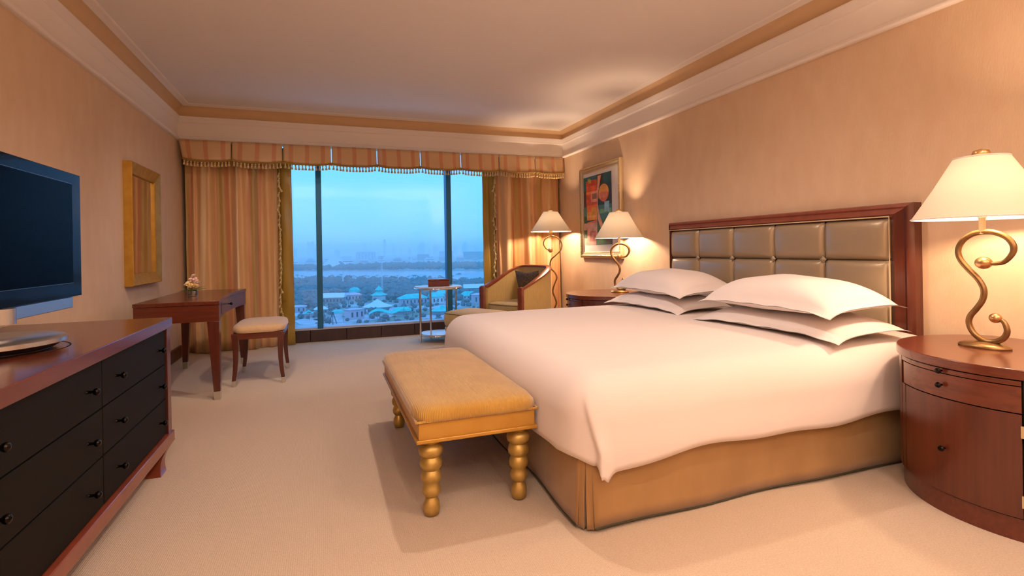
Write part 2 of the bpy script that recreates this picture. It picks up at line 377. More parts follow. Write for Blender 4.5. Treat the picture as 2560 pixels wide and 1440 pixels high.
# valance with nine panels
val = thing('valance', 'striped peach pelmet with gold tassel fringe running above the whole window', 'pelmet', (0, 0, 0))
SEAM = [-1.505, -0.976, -0.440, 0.100, 0.636, 1.176, 1.707, 2.238, 2.761, 3.205]
def hem(u): return 2.183+0.026*(abs(2*u-1)**3.0)
for k in range(9):
    a, b = SEAM[k]+0.006, SEAM[k+1]-0.006; w = b-a; loc = ((a+b)/2, 6.655, 2.2)
    def fn(u, v, w=w, k=k, f=1):
        z = lerp(hem(u), 2.416, v); bow = 0.020*sin(pi*u)*(1-v)*0.8+0.012*sin(pi*u)
        inset = 0.014*(1-v) if k == 0 else 0
        x = -w/2+u*w+inset*(1-u)*3
        return (x, -bow-0.020*(1-v)+0.006*sin(u*17+k*2+v*3)*(1-v)*sin(pi*u), z-2.2)
    mb = MB(); mb.grid(26, 6, fn, uvfn=lambda u, v, w=w, k=k: (u*0.54*(w/0.53)+0.012+0.002*sin(v*4+k), v))
    o = mb.build('panel', valance_m, val, loc, smooth=180)
    sd = o.modifiers.new('thickness', 'SOLIDIFY'); sd.thickness = 0.006; sd.offset = 1
    pts = [(loc[0]+fn(i/16, 0)[0], loc[1]+fn(i/16, 0)[1]-0.006, hem(i/16)-0.006) for i in range(17)]
    MB().tube(pts, [0.011]*17, 6).build('braid', cord_m, val)
    nt = 14 if k < 8 else 12
    for i in range(nt):
        u = (i+0.5)/nt; p = fn(u, 0)
        tassel(val, (loc[0]+p[0], loc[1]+p[1]-0.006, hem(u)-0.014), 1.2, (random.uniform(-.05, .05), random.uniform(-.08, .08)))
    if k < 8:
        rb = MB(); 
        for j in range(5):
            an = j*2*pi/5; rb.lathe(ellipse_prof(0.010, 0.010, 5), 6, (0.012*cos(an), -0.004, 0.012*sin(an)))
        rb.lathe(ellipse_prof(0.010, 0.011, 5), 6, (0, -0.010, 0))
        rb.build('rosette', cord_m, val, (SEAM[k+1], 6.645, 2.200), smooth=60)
MB().box(XL+0.01, XR-0.01, 6.80, 6.88, 2.43, 2.47).build('track', cream_m, val, smooth=0)

# ------------------------------------------------------------------ lamps
def shade(parent, z0, z1, r0, r1, name='lamp_shade'):
    n = 48; v = []; f = []
    prof = [(r0, z0), (lerp(r0, r1, .5)-0.004, lerp(z0, z1, .5)), (r1, z1), (r1-0.0035, z1), (lerp(r0, r1, .5)-0.0075, lerp(z0, z1, .5)), (r0-0.0035, z0)]
    k = len(prof)
    for r, z in prof:
        for i in range(n): v.append((r*cos(2*pi*i/n), r*sin(2*pi*i/n), z))
    for j in (0, 1, 2, 5):
        for i in range(n): f.append((j*n+i, j*n+(i+1) % n, ((j+1) % k)*n+(i+1) % n, ((j+1) % k)*n+i))
    mb = MB(); mb.add([p for p in v], [q for q in f if max(q) < 3*n]); mb2 = mb
    o = MB().add(v[:3*n], [q for q in f if max(q) < 3*n]).build(name, shade_m, parent, smooth=60)
    for (r, z) in ((r0, z0), (r1, z1)):
        ring = [(r*cos(2*pi*i/48), r*sin(2*pi*i/48), z) for i in range(49)]
        MB().tube(ring, 0.0035, 6).build('shade_band', cream_m, o)
    # spider holding the shade
    sp_ = MB()
    for i in range(3):
        a = 2*pi*i/3+0.4; sp_.tube([(0, 0, z1-0.012), (r1*cos(a), r1*sin(a), z1-0.004)], 0.002, 5)
    sp_.build('spider', bronze, parent)
    return o
def s_lamp(label, loc, rz, power, grp=None):
    t = thing('table_lamp', label, 'lamp', loc, rz, grp)
    MB().lathe([(0.098, 0), (0.100, 0.006), (0.092, 0.014), (0.070, 0.022), (0.045, 0.026), (0.0001, 0.027)], 40, sx=0.62).build('base', bronze, t, smooth=50)
    ctr = [(250, 770), (300, 768), (345, 757), (385, 722), (408, 680), (402, 635), (360, 588), (285, 556), (205, 550), (130, 565), (62, 610), (28, 675), (45, 745), (105, 815), (170, 880), (207, 950),
           (198, 1020), (155, 1085), (110, 1140), (98, 1195), (130, 1260), (195, 1303), (265, 1305), (330, 1275), (358, 1225), (345, 1172), (322, 1150)]
    def cv(p): return (0, -(p[0]-203)*0.000551, (1350-p[1])*0.000655)
    pts = spline([cv(p) for p in ctr], 5); n = len(pts)
    rad = [0.0125*(0.62+0.38*min(1, 6*i/n, 6*(n-1-i)/n+0.35)) for i in range(n)]
    MB().tube(pts, rad, 10).build('scroll_stem', bronze, t, smooth=180)
    c1 = cv((208, 765)); MB().lathe(ellipse_prof(0.033, 0.028, 12), 20, c1, sx=0.85).build('ball', brassball, t, smooth=180)
    c2 = cv((283, 1140)); MB().lathe(ellipse_prof(0.024, 0.022, 12), 20, c2, sx=0.9).build('ball', brassball, t, smooth=180)
    MB().lathe([(0.012, 0.515), (0.013, 0.585), (0.016, 0.59), (0.016, 0.655), (0.002, 0.656)], 16).build('neck', bulb_m, t)
    MB().lathe(ellipse_prof(0.027, 0.038, 10, 0.70), 16).build('bulb', bulb_m, t)
    shade(t, 0.588, 0.862, 0.258, 0.100)
    MB().lathe([(0.004, 0.85), (0.004, 0.868), (0.03, 0.870), (0.034, 0.880), (0.028, 0.894), (0.0001, 0.902)], 16).build('finial', brassball, t, smooth=60)
    b = lamp_light('table_lamp_bulb', 'POINT', (0, 0, 0.70), power, WARM, 0.045); b.parent = t
    return t
def nobulb():   # the modelled bulbs sit round their light, so they must let it through
    for o in bpy.data.objects:
        if o.name.split('.')[0] == 'bulb': o.data.materials.clear(); o.data.materials.append(bulb_glass)
bulb_glass = glass_mat('frosted_bulb', 0.04, (1, 0.97, 0.92, 1))

def nightstand(label, loc, flip=1):
    # round drum cabinet cut flat at the wall; local origin = drum centre, wall at +X
    t = thing('nightstand', label, 'nightstand', loc)
    Rr = 0.455; wx = 0.345
    def arc(r, a0, a1, n): return [(r*cos(radians(lerp(a0, a1, i/n))), r*sin(radians(lerp(a0, a1, i/n)))) for i in range(n+1)]
    def drum(r, z0, z1):
        ac = math.degrees(math.acos(min(1, wx/r))); return MB().prism(arc(r, ac, 360-ac, 64), z0, z1)
    drum(Rr-0.012, 0.0, 0.085).build('plinth', cherry_x, t)
    drum(Rr-0.016, 0.085, 0.608).build('carcass', dark_gap, t)
    drum(Rr+0.010, 0.611, 0.650).build('top', cherry, t, bevel=0.003)
    def shell(name, a0, a1, z0, z1, m, r=Rr, parent=t, th=0.014):
        n = max(3, int(abs(a1-a0)/4)); P = arc(r, a0, a1, n); Q = arc(r-th, a0, a1, n)
        return MB().prism(P+list(reversed(Q)), z0, z1).build(name, m, parent, smooth=30)
    def knob(par, a, z):
        o = MB().lathe([(0.004, 0), (0.004, 0.010), (0.0095, 0.013), (0.012, 0.019), (0.009, 0.026), (0.0001, 0.028)], 12).build('knob', blackmetal, par, (Rr*cos(radians(a)), Rr*sin(radians(a)), z))
        o.rotation_euler = (0, pi/2, radians(a)); return o
    s = flip
    A0, A1 = 142, 202
    tr = shell('slide_tray', A0-6, A1, 0.588, 0.606, cherry); knob(tr, 170, 0.597)
    dr = shell('drawer', A0-3, A1, 0.486, 0.584, cherry); knob(dr, 170, 0.538)
    do = shell('door', A0, A1, 0.092, 0.481, cherry_v); knob(do, 171, 0.277)
    shell('side_panel', 202.8, 315, 0.092, 0.606, cherry_v)
    shell('side_panel', 45, A0-7, 0.092, 0.606, cherry_v)
    shell('stile', A0-6, A0-0.8, 0.092, 0.481, cherry_v)
    for z in (0.417, 0.156):
        MB().box(-0.004, 0.004, -0.006, 0.006, -0.022, 0.022).build('hinge', silver_gold, do, ((Rr+0.001)*cos(radians(202.4)), (Rr+0.001)*sin(radians(202.4)), z), radians(202.4))
    return t

# ------------------------------------------------------------------ dresser
dr_t = thing('dresser', 'long cherry wood dresser with black ribbed drawers under the television', 'dresser', (-1.16, 2.42, 0))
def D(x0, x1, y0, y1, z0, z1): return MB().box(x0+1.16, x1+1.16, y0-2.42, y1-2.42, z0, z1)
D(-1.50, -0.795, 1.50, 3.335, 0.737, 0.790).build('top', cherry, dr_t, bevel=0.003)
D(-1.49, -0.835, 1.53, 3.31, 0.170, 0.735).build('carcass', dark_gap, dr_t)
D(-1.50, -0.803, 3.262, 3.325, 0.168, 0.736).build('side_panel', cherry_v, dr_t, bevel=0.002)
D(-1.50, -0.803, 1.51, 1.573, 0.168, 0.736).build('side_panel', cherry_v, dr_t, bevel=0.002)
D(-1.50, -0.792, 1.50, 3.335, 0.110, 0.170).build('base_rail', rail_wood, dr_t, bevel=0.004)
for y in (3.315, 1.52):
    sgn = 1 if y > 2 else -1
    for x in (-0.83, -1.45):
        secs = []
        for k in range(9):
            tt = k/8; z = 0.112*(1-tt); yo = -sgn*(0.145*(tt**1.2)+0.01); w = 0.045-0.020*sin(pi*tt*0.8)+0.004*tt; yw = 0.050-0.014*sin(pi*tt)
            xo = -0.012*sin(pi*tt); cx = x+1.16+xo; cy = y-2.42+yo+(-sgn)*0.01
            if k < 2: yw += 0.012
            secs.append([(cx-w, cy-yw, z), (cx+w*0.8, cy-yw, z), (cx+w*0.8, cy+yw, z), (cx-w, cy+yw, z)])
        MB().loft(secs).build('leg', rail_wood, dr_t, smooth=50)
kn = MB(); kn.lathe([(0.007, 0), (0.0055, 0.004), (0.0045, 0.018), (0.010, 0.022), (0.0135, 0.029), (0.012, 0.036), (0.006, 0.040), (0.0001, 0.041)], 14)
KN = kn.mesh('knob', blackmetal, 60)
zr = [(0.177, 0.360), (0.366, 0.545), (0.551, 0.732)]
for (y0, y1) in ((1.576, 2.414), (2.420, 3.258)):
    for (z0, z1) in zr:
        d = MB().box(-0.012, 0.012, -(y1-y0)/2, (y1-y0)/2, -(z1-z0)/2, (z1-z0)/2).build('drawer', ribbed, dr_t, (-0.824+1.16, (y0+y1)/2-2.42, (z0+z1)/2), smooth=0, bevel=0.0015)
        for dy in (-0.285, 0.285):
            k = bpy.data.objects.new('knob', KN); COL.objects.link(k); k.parent = d; k.location = (0.012, dy, 0); k.rotation_euler = (0, pi/2, 0)
# swivel plate line let into the top
sw = MB(); n = 64
for i in range(n):
    a0 = 2*pi*i/n; a1 = 2*pi*(i+1)/n
    q = [(r*cos(a), r*sin(a), z) for z in (0.7898, 0.7906) for r, a in ((0.232, a0), (0.238, a0), (0.238, a1), (0.232, a1))]
    sw.add(q, [(3, 2, 1, 0), (4, 5, 6, 7), (0, 1, 5, 4), (2, 3, 7, 6)])
sw.build('swivel_groove', dark_gap, dr_t, (0.0, 0.0, 0), smooth=0)

# television on its disc foot
tv = thing('television', 'flat black television with wide glossy frame on a round silver foot', 'television', (-1.16, 2.50, 0.792))
MB().box(-0.02, 0.02, -0.66, 0.665, 0.148, 0.742).build('frame', tv_black, tv, (0.0, 0, 0), smooth=0, bevel=0.002)
MB().box(-0.09, -0.021, -0.55, 0.55, 0.20, 0.70).build('back_shell', tv_body, tv, smooth=0, bevel=0.02)
MB().box(0.020, 0.0215, -0.568, 0.573, 0.213, 0.692).build('screen_border', tv_trim, tv, smooth=0)
MB().box(0.0212, 0.0225, -0.565, 0.570, 0.216, 0.689).build('screen', tv_screen, tv, smooth=0)
sb = MB().box(-0.05, 0.012, -0.56, 0.592, 0.094, 0.145).build('speaker', silver, tv, smooth=0, bevel=0.003)
MB().lathe([(0.05, -0.006), (0.05, 0.052)], 24, (0, 0, 0.096)).build('speaker_hub', silver, sb, (0.01, -0.02, 0), smooth=40)
MB().box(-0.05, -0.0, -0.16, -0.06, 0.03, 0.11).build('neck', silver, tv, smooth=0, bevel=0.01)
MB().lathe([(0.20, 0.006), (0.21, 0.012), (0.218, 0.022), (0.0001, 0.022)], 64).build('foot_base', tv_body, tv, (0.0, -0.10, 0), smooth=40)
MB().lathe([(0.228, 0.022), (0.236, 0.026), (0.236, 0.040), (0.232, 0.043), (0.0001, 0.044)], 72).build('foot_disc', silver, tv, (0.0, -0.10, 0), smooth=40)
MB().lathe([(0.19, 0.0), (0.19, 0.007)], 40).build('foot_pad', tv_body, tv, (0, -0.10, 0))

# mirror on the left wall
mi = thing('wall_mirror', 'gold framed rectangular mirror hanging on the left wall', 'mirror', (XL, 5.405, 0.882))
def frame4(W, H, w, prof_fn, m, parent, name):
    # mitred frame in the YZ plane; prof_fn gives (distance inwards, depth) points
    P = prof_fn; mb = MB(); secs = []
    cs = [(-1, 0), (1, 0), (1, 1), (-1, 1)]
    rings = []
    for (sy, sz) in cs:
        ring = []
        for (d, x) in P:
            y = sy*(W/2-d); z = (d if sz == 0 else H-d); ring.append((x, y, z))
        rings.append(ring)
    for k in range(4):
        a, b = rings[k], rings[(k+1) % 4]; n_ = len(P)
        o = MB().add(a+b, [(i, (i+1) % n_, n_+(i+1) % n_, n_+i) for i in range(n_)]+[tuple(reversed(range(n_))), tuple(range(n_, 2*n_))])
        o.build(name, m, parent, smooth=40)
frame4(0.79, 1.025, 0.10, [(0, 0.001), (0, 0.058), (0.006, 0.064), (0.014, 0.062), (0.075, 0.040), (0.090, 0.040), (0.096, 0.034), (0.096, 0.001)], gold_frame, mi, 'frame_side')
MB().box(0.010, 0.020, -0.31, 0.31, 0.088, 0.937).build('glass', mirror_m, mi, smooth=0)

# ------------------------------------------------------------------ desk
dk = thing('writing_desk', 'cherry wood writing desk with a curved front and tapered legs by the curtain', 'desk', (-1.06, 5.31, 0))
def desk_poly(off=0.0, n=16):
    p = [(-0.285+off, 0.74-off), (-0.285+off, -0.735+off)]
    for i in range(n+1):
        u = i/n; p.append((0.285-off-0.055*sin(pi*u), -0.735+off+u*(1.475-2*off)))
    return p
MB().prism(desk_poly(), 0.742, 0.770).build('top', cherry, dk, bevel=0.0015)
MB().prism(desk_poly(0.004), 0.612, 0.740).build('apron', cherry_x, dk)
dd = MB(); n = 12; A = []; B = []
for i in range(n+1):
    u = 0.22+0.56*i/n; x = 0.285-0.004-0.055*sin(pi*u); y = -0.735+u*1.475; A.append((x+0.0035, y)); B.append((x-0.004, y))
dd.prism(A+list(reversed(B)), 0.632, 0.734); ddo = dd.build('drawer', cherry_v, dk)
k = bpy.data.objects.new('knob', KN); COL.objects.link(k); k.parent = ddo; k.location = (0.232, -0.02, 0.684); k.rotation_euler = (0, pi/2, 0)
for (x, y) in ((0.24, -0.69), (-0.24, -0.69), (0.24, 0.66), (-0.24, 0.66)):
    sx_ = 1 if x > 0 else -1; sy_ = 1 if y > 0 else -1
    def sec(z, w, x=x, y=y, sx_=sx_, sy_=sy_):
        # outer faces stay upright, inner faces taper
        ox = x+sx_*0.042; oy = y+sy_*0.042
        a, b = sorted((ox, ox-sx_*w)); c, d_ = sorted((oy, oy-sy_*w)); return [(a, c, z), (b, c, z), (b, d_, z), (a, d_, z)]
    l_ = MB().loft([sec(0.065, 0.045), sec(0.612, 0.084)]).build('leg', cherry_v, dk, bevel=0.002)
    MB().loft([sec(0.0, 0.042), sec(0.065, 0.0465)]).build('leg_cap', nickel_cap, l_, bevel=0.001)

# stool
st = thing('desk_stool', 'square wooden stool with beige padded seat standing beside the desk', 'stool', (-0.548, 5.275, 0))
def cushion(W, L, z0, z1, crown_, mname, m, parent, nu=24, nv=24, p=5, name='cushion', edge=0.3, loc=(0, 0, 0)):
    H = z1-z0; mb = MB()
    def sup(a): 
        c, s_ = cos(a), sin(a); k = (abs(c)**p+abs(s_)**p)**(-1/p); return k*c, k*s_
    N = 64; rings = []
    prof = [(0.975, 0.0), (1.0, 0.18), (1.0, 0.45), (0.988, 0.70), (0.955, 0.86), (0.90, 0.95), (0.78, 1.0), (0.5, 1.0), (0.2, 1.0)]
    for (r, h) in prof:
        ring = []
        for i in range(N):
            x, y = sup(2*pi*i/N); cz = crown_*(1-min(1, r)**2) 
            rx = x*(W/2-(1-r)*min(W, L)/2 if r > 0.75 else W/2*r*(W/2-0.22*min(W, L)/2)/(W/2*0.78)); ry = y*(L/2-(1-r)*min(W, L)/2 if r > 0.75 else L/2*r*(L/2-0.22*min(W, L)/2)/(L/2*0.78))
            ring.append((rx, ry, z0+H*h+cz))
        rings.append(ring)
    o = MB().loft(rings).build(name, m, parent, loc, smooth=60); return o
cushion(0.425, 0.67, 0.452, 0.512, 0.012, '', seat_beige, st, name='seat_cushion')
ap = MB(); ap.box(-0.20, 0.20, -0.322, 0.322, 0.400, 0.450); ap.build('apron', cherry_x, st, bevel=0.002)
for (x, y) in ((-0.182, -0.305), (0.182, -0.305), (-0.182, 0.305), (0.182, 0.305)):
    sx_ = 1 if x > 0 else -1; secs = []
    for z in (0.05, 0.12, 0.22, 0.32, 0.40, 0.448):
        w = 0.0135+0.0105*(z/0.45); cx = x+sx_*0.018*((0.42-z)/0.42)**2-sx_*0.018*sin(pi*(0.45-z)/0.45)*0.6
        secs.append([(cx-w, y-w, z), (cx+w, y-w, z), (cx+w, y+w, z), (cx-w, y+w, z)])
    lg = MB().loft(secs).build('leg', cherry_v, st, bevel=0.0015)
    a = secs[0]; cxx = (a[0][0]+a[1][0])/2
    MB().box(cxx+sx_*0.002-0.0135, cxx+sx_*0.002+0.0135, y-0.0135, y+0.0135, 0, 0.05).build('leg_cap', nickel_cap, lg, bevel=0.001)

# flower bowl on the desk
fb = thing('flower_arrangement', 'small arrangement of cream and pink roses in a glass bowl on the desk', 'flowers', (-1.08, 5.19, 0.770))
MB().lathe([(0.038, 0.002), (0.041, 0.004), (0.042, 0.05), (0.040, 0.05), (0.038, 0.008), (0.001, 0.008)], 24).build('bowl', vase_glass, fb)
MB().lathe([(0.034, 0.009), (0.037, 0.045), (0.03, 0.055), (0.001, 0.06)], 16).build('moss', leaf_m, fb)
def rose(c, r, m, seed):
    rnd = random.Random(seed); mb = MB()
    mb.lathe([(0.0005, r*0.55), (r*0.28, r*0.5), (r*0.34, 0), (r*0.1, -r*0.5)], 8)
    for layer, (rr, n_, h, op) in enumerate(((0.45, 4, 0.62, 0.15), (0.75, 5, 0.5, 0.35), (1.0, 6, 0.36, 0.62))):
        for i in range(n_):
            a = 2*pi*i/n_+layer*0.6+rnd.uniform(-.1, .1); w = 0.95*pi/n_*1.5
            pts = []
            for v in range(4):
                for u in range(4):
                    t_ = v/3; aa = a+(u/3-0.5)*w*(1-0.35*t_*t_); rad = r*(0.12+rr*(0.35+0.65*t_)*(1)+op*0.25*t_*t_); z = r*(-0.45+(h+0.45)*sin(t_*pi*0.5)-op*0.12*t_**3)
                    pts.append((rad*cos(aa), rad*sin(aa), z))
            mb.add(pts, [(v*4+u, v*4+u+1, v*4+u+5, v*4+u+4) for v in range(3) for u in range(3)])
    o = mb.build('rose', m, fb, c, smooth=180); o.rotation_euler = (rnd.uniform(0.3, 0.7), rnd.uniform(-.4, .4), 0)
rose((0.002, -0.025, 0.095), 0.026, flower_c, 1); rose((-0.022, -0.020, 0.105), 0.025, flower_c, 2); rose((0.024, -0.018, 0.092), 0.022, flower_c, 3)
rose((0.006, 0.0, 0.142), 0.029, flower_p, 4); rose((-0.030, 0.01, 0.120), 0.022, flower_p, 5); rose((0.008, 0.0, 0.180), 0.016, flower_p, 6); rose((-0.048, 0.0, 0.100), 0.016, flower_c, 7); rose((0.03, 0.03, 0.11), 0.022, flower_p, 8)
def leaf(c, ang, L, w, tilt):
    pts = []; mb = MB()
    for i in range(6):
        t_ = i/5; ww = w*sin(pi*min(1, t_*0.96+0.02))**0.8; z = L*(tilt*t_-0.5*t_*t_*0.5)
        pts += [(L*t_, -ww, z-ww*0.2), (L*t_, 0, z), (L*t_, ww, z-ww*0.2)]
    mb.add(pts, [(i*3+k_, i*3+k_+1, i*3+k_+4, i*3+k_+3) for i in range(5) for k_ in range(2)])
    mb.build('leaf', leaf_m, fb, c, ang, smooth=180)
for (a, L, w, tl, z) in ((190, 0.095, 0.017, .15, .058), (168, 0.08, 0.014, .4, .065), (350, 0.10, 0.017, .35, .056), (15, 0.085, 0.014, .5, .06), (215, 0.09, 0.016, 0.2, .055), (330, 0.085, 0.018, 0.3, .055), (270, 0.07, 0.018, .2, .055), (250, .07, .015, .35, .06), (300, .07, .015, .3, .06), (60, .08, .015, .4, .06), (120, .08, .015, .4, .06)):
    leaf((0.01*cos(radians(a)), 0.01*sin(radians(a)), z), radians(a), L, w, tl)
for (a, z, L) in ((20, .17, .03), (200, .165, .035), (100, .16, .03)): leaf((0.006, 0, z), radians(a), L, 0.007, 1.0)

# ------------------------------------------------------------------ bed
bed = thing('bed', 'wide low bed with a bronze satin skirt against the headboard', 'bed', (2.0, 3.02, 0))
BX0, BX1, BY0, BY1 = 0.955, 3.12, 1.845, 4.215
MB().box(BX0+0.03-2.0, BX1-2.0, BY0+0.03-3.02, BY1-0.03-3.02, 0.03, 0.30).build('base', dark_gap, bed, smooth=0)
mt = cushion(BX1-BX0-0.10, BY1-BY0-0.10, 0.30, 0.535, 0.0, '', linen_p, bed, p=12, name='mattress', loc=((BX0+BX1)/2-2.0, (BY0+BY1)/2-3.02, 0))
def skirt_run(p0, p1, nrm, seed, name='skirt'):
    rnd = random.Random(seed); L = (Vector(p1)-Vector(p0)).length; n_ = int(L*40); ph = rnd.uniform(0, 6)
    def fn(u, v):
        z = 0.012+0.006*sin(u*L*5+ph)+v*0.31; p = Vector(p0).lerp(Vector(p1), u)
        off = (0.012*(1-v)**1.5)*(sin(u*L*4.3+ph)+0.5*sin(u*L*9.1+2*ph))+0.008*(1-v)
        return (p.x+nrm[0]*off-2.0, p.y+nrm[1]*off-3.02, z)
    o = MB().grid(n_, 6, fn).build(name, skirt_m, bed, smooth=180)
    sd = o.modifiers.new('thickness', 'SOLIDIFY'); sd.thickness = 0.004
    pts = [Vector(fn(i/40, 0))+Vector((nrm[0]*0.002, nrm[1]*0.002, 0.001)) for i in range(41)]
    MB().tube(pts, 0.0035, 5).build('hem_cord', skirt_line, o)
skirt_run((BX0+0.035, BY0, 0), (BX1, BY0, 0), (0, -1), 3)
skirt_run((BX0, BY1-0.035, 0), (BX0, BY0+0.035, 0), (-1, 0), 5)
skirt_run((BX1, BY1, 0), (BX0+0.035, BY1, 0), (0, 1), 6)
# corner kick pleats: an inverted fold that opens towards the floor
for (cx, cy, a) in ((BX0, BY0, radians(225)), (BX0, BY1, radians(135))):
    nx, ny = cos(a), sin(a); tx, ty = -ny, nx
    P0 = [(-1.0, -0.0), (-0.62, 0.004), (-0.30, 0.010), (-0.12, 0.010), (-0.05, -0.012), (0.0, -0.024), (0.05, -0.012), (0.12, 0.010), (0.30, 0.010), (0.62, 0.004), (1.0, -0.0)]
    def fn(u, v, nx=nx, ny=ny, tx=tx, ty=ty, cx=cx, cy=cy):
        k_ = u*(len(P0)-1); i_ = min(int(k_), len(P0)-2); f_ = k_-i_
        s0 = lerp(P0[i_][0], P0[i_+1][0], f_); d0 = lerp(P0[i_][1], P0[i_+1][1], f_); op = max(0.0, min(1, (0.84-v)/0.84))
        cl = 0.0 if abs(s0) > 0.13 else 1.0
        d0 = lerp(0.004*(1-s0*s0), d0, min(1, op*2))-0.0247; w = 0.0262*s0*(1+0.30*op)*(1 if not cl else 0.5+1.1*op)
        return (cx+nx*(d0+0.006*op)+tx*w-2.0, cy+ny*(d0+0.006*op)+ty*w-3.02, 0.010+v*0.307)
    o = MB().grid(40, 10, fn).build('pleat', skirt_m, bed, smooth=50); sd = o.modifiers.new('thickness', 'SOLIDIFY'); sd.thickness = 0.003

# duvet: cloth folded over the rounded mattress box, corner hanging to a point
DX0, DX1, DY0, DY1 = 0.905, 3.09, 1.80, 4.26
HEM = 0.287; RR = 0.17
def duvet_pt(a, b, W, L):
    # a: 0..L from the foot (negative = over the foot), b: 0..W from the near side
    ea = max(0, RR-a); eb = max(0, RR-b); fb_ = False
    if b > W-RR: eb = max(0, b-(W-RR)); fb_ = True
    ax = max(a, RR); by = min(max(b, RR), W-RR)
    pw = 4.2; e_ = (ea**pw+eb**pw)**(1/pw) if (ea > 0 and eb > 0) else max(ea, eb); ztop = 0.600
    cx = min(1, max(0, ax/0.9)); cyy = min(1, min(by, W-by)/0.75)
    puff = 0.036*(1-(1-cx)**2.5)*(1-(1-cyy)**2.5)
    fall = 0.03*max(0, (ax-1.5))/0.6*0 
    if e_ < 1e-6: return (DX0+ax, DY0+by, ztop+puff-fall)
    if ea > 0 and eb > 0 and not fb_:
        ku = min(1, max(0, (atan2(eb, ea)/(pi/2)-0.42)/0.08)); ku = ku*ku*(3-2*ku)
        e_ = lerp(max(ea, eb), (ea**8+eb**8)**(1/8), ku)
    e2 = sqrt(ea*ea+eb*eb); da, db = ea/e2, eb/e2
    corner = ea > 0 and eb > 0 and not fb_
    bulge = 0
    if ea > 0 and eb > 0:
        th = atan2(eb, ea)
        if not fb_:
            u = th/(pi/2)
            # pull the cloth point round to the side face, with a ridge
            ph = (pi/2)*(u**0.42 if u < 1 else 1)
            dropf = min(1, max(0, (e_-0.12)/0.25))
            ph = lerp(th, ph, dropf)
            bulge = dropf*((0.030*ku*math.exp(-((u-0.50)/0.22)**2))-0.006*(1-ku))
            th = ph
        da, db = cos(th), sin(th)
    arc = RR*pi/2
    if e_ < arc:
        al = e_/RR; h = RR*sin(al); z = ztop-RR*(1-cos(al))
    else: h = RR+0.012*min(1, (e_-arc)/0.1); z = ztop-RR-(e_-arc)
    h += bulge+0.004*sin(a*5+b*3.1)*min(1, e_/0.3)
    x = DX0+ax-da*h; y = DY0+by+(db*h if fb_ else -db*h)
    return (x, y, z+puff*max(0, 1-e_/0.2))
def hemx(s_): return HEM
Wd = DY1-DY0; Ld = DX1-DX0; ext = HEM+RR*(pi/2-1)
NA, NB = 110, 120
def dfn(u, v):
    wob = 0.012*sin(v*14+1)+0.008*sin(v*31); wob2 = 0.012*sin(u*13)+0.006*sin(u*29+1)
    side = 0.03*u*0-0.0
    a = lerp(-(HEM-0.05+wob), Ld, u); b = lerp(-(HEM-0.045+wob2+0.062*math.exp(-max(0, a+0.1)/0.38)*(1 if a > -0.1 else max(0, 1+(a+0.1)*4))), Wd+(HEM-0.045+wob2), v)
    return duvet_pt(a, b, Wd, Ld)
dv = MB().grid(NA, NB, dfn).build('duvet', linen, None, smooth=180)
tag(dv, 'smooth white duvet covering the bed, its corner hanging at the foot', 'duvet')
sd = dv.modifiers.new('thickness', 'SOLIDIFY'); sd.thickness = 0.012; sd.offset = -1

# headboard
hb = thing('headboard', 'padded pearl leather headboard in a cherry wood frame behind the pillows', 'headboard', (XR, 3.09, 0))
HX = 3.15-XR
MB().box(HX+0.015, -0.001, -0.99, 1.13, 0.25, 1.34).build('backing', dark_gap, hb, smooth=0)
# outer frame profile pieces
def post(y0, y1, z0, z1):
    w = y1-y0; mb = MB(); P = [(0, -0.001), (0, -0.062), (0.012*w/0.13, -0.075), (0.035*w/0.13, -0.080), (0.05*w/0.13, -0.070), (0.075*w/0.13, -0.076), (0.10*w/0.13, -0.084), (0.115*w/0.13, -0.074), (w, -0.066), (w, -0.001)]
    return P
Pn = post(0, 0.13, 0, 0)
y0 = -1.095
mb = MB(); n_ = len(Pn)
mb.add([(x, y0+d_, 0.0) for d_, x in Pn]+[(x, y0+d_, 1.362-d_*0.62) for d_, x in Pn], [(i, (i+1) % n_, n_+(i+1) % n_, n_+i) for i in range(n_)]+[tuple(range(n_)), tuple(reversed(range(n_, 2*n_)))])
mb.build('frame_post', cherry_v, hb, smooth=40)
Pt = [(d_*0.62, x) for d_, x in Pn]
mb = MB(); mb.add([(x, y0+d_/0.62, 1.362-d_) for d_, x in Pt]+[(x, 1.125-d_*0.35, 1.362-d_) for d_, x in Pt], [(i, (i+1) % n_, n_+(i+1) % n_, n_+i) for i in range(n_)]+[tuple(range(n_)), tuple(reversed(range(n_, 2*n_)))])
mb.build('frame_rail', rail_wood, hb, smooth=40)
Pf = [(d_*0.22, x) for d_, x in Pn]
mb = MB(); mb.add([(x, 1.125-d_, 0.0) for d_, x in Pf]+[(x, 1.125-d_, 1.362-d_*2.0) for d_, x in Pf], [(i, (i+1) % n_, n_+(i+1) % n_, n_+i) for i in range(n_)]+[tuple(range(n_)), tuple(reversed(range(n_, 2*n_)))])
mb.build('frame_post', cherry_v, hb, smooth=40)
YS = [2.130, 2.560, 2.972, 3.385, 3.800, 4.190]; ZS = [0.515, 0.771, 1.028, 1.281]
for i in range(5):
    for j in range(3):
        ya, yb, za, zb = YS[i]-3.09, YS[i+1]-3.09, ZS[j], ZS[j+1]; w = (yb-ya)/2-0.001; h = (zb-za)/2-0.001
        def fn(u, v, w=w, h=h):
            a, b = 2*u-1, 2*v-1; a = math.copysign(abs(a)**0.7, a); b = math.copysign(abs(b)**0.7, b)
            t_ = ((1-abs(a)**4)*(1-abs(b)**4)); return (-0.042*max(0, t_)**0.42, -a*w, b*h)
        MB().grid(18, 14, fn).build('panel', leather, hb, (HX+0.016, (ya+yb)/2, (za+zb)/2), smooth=180)
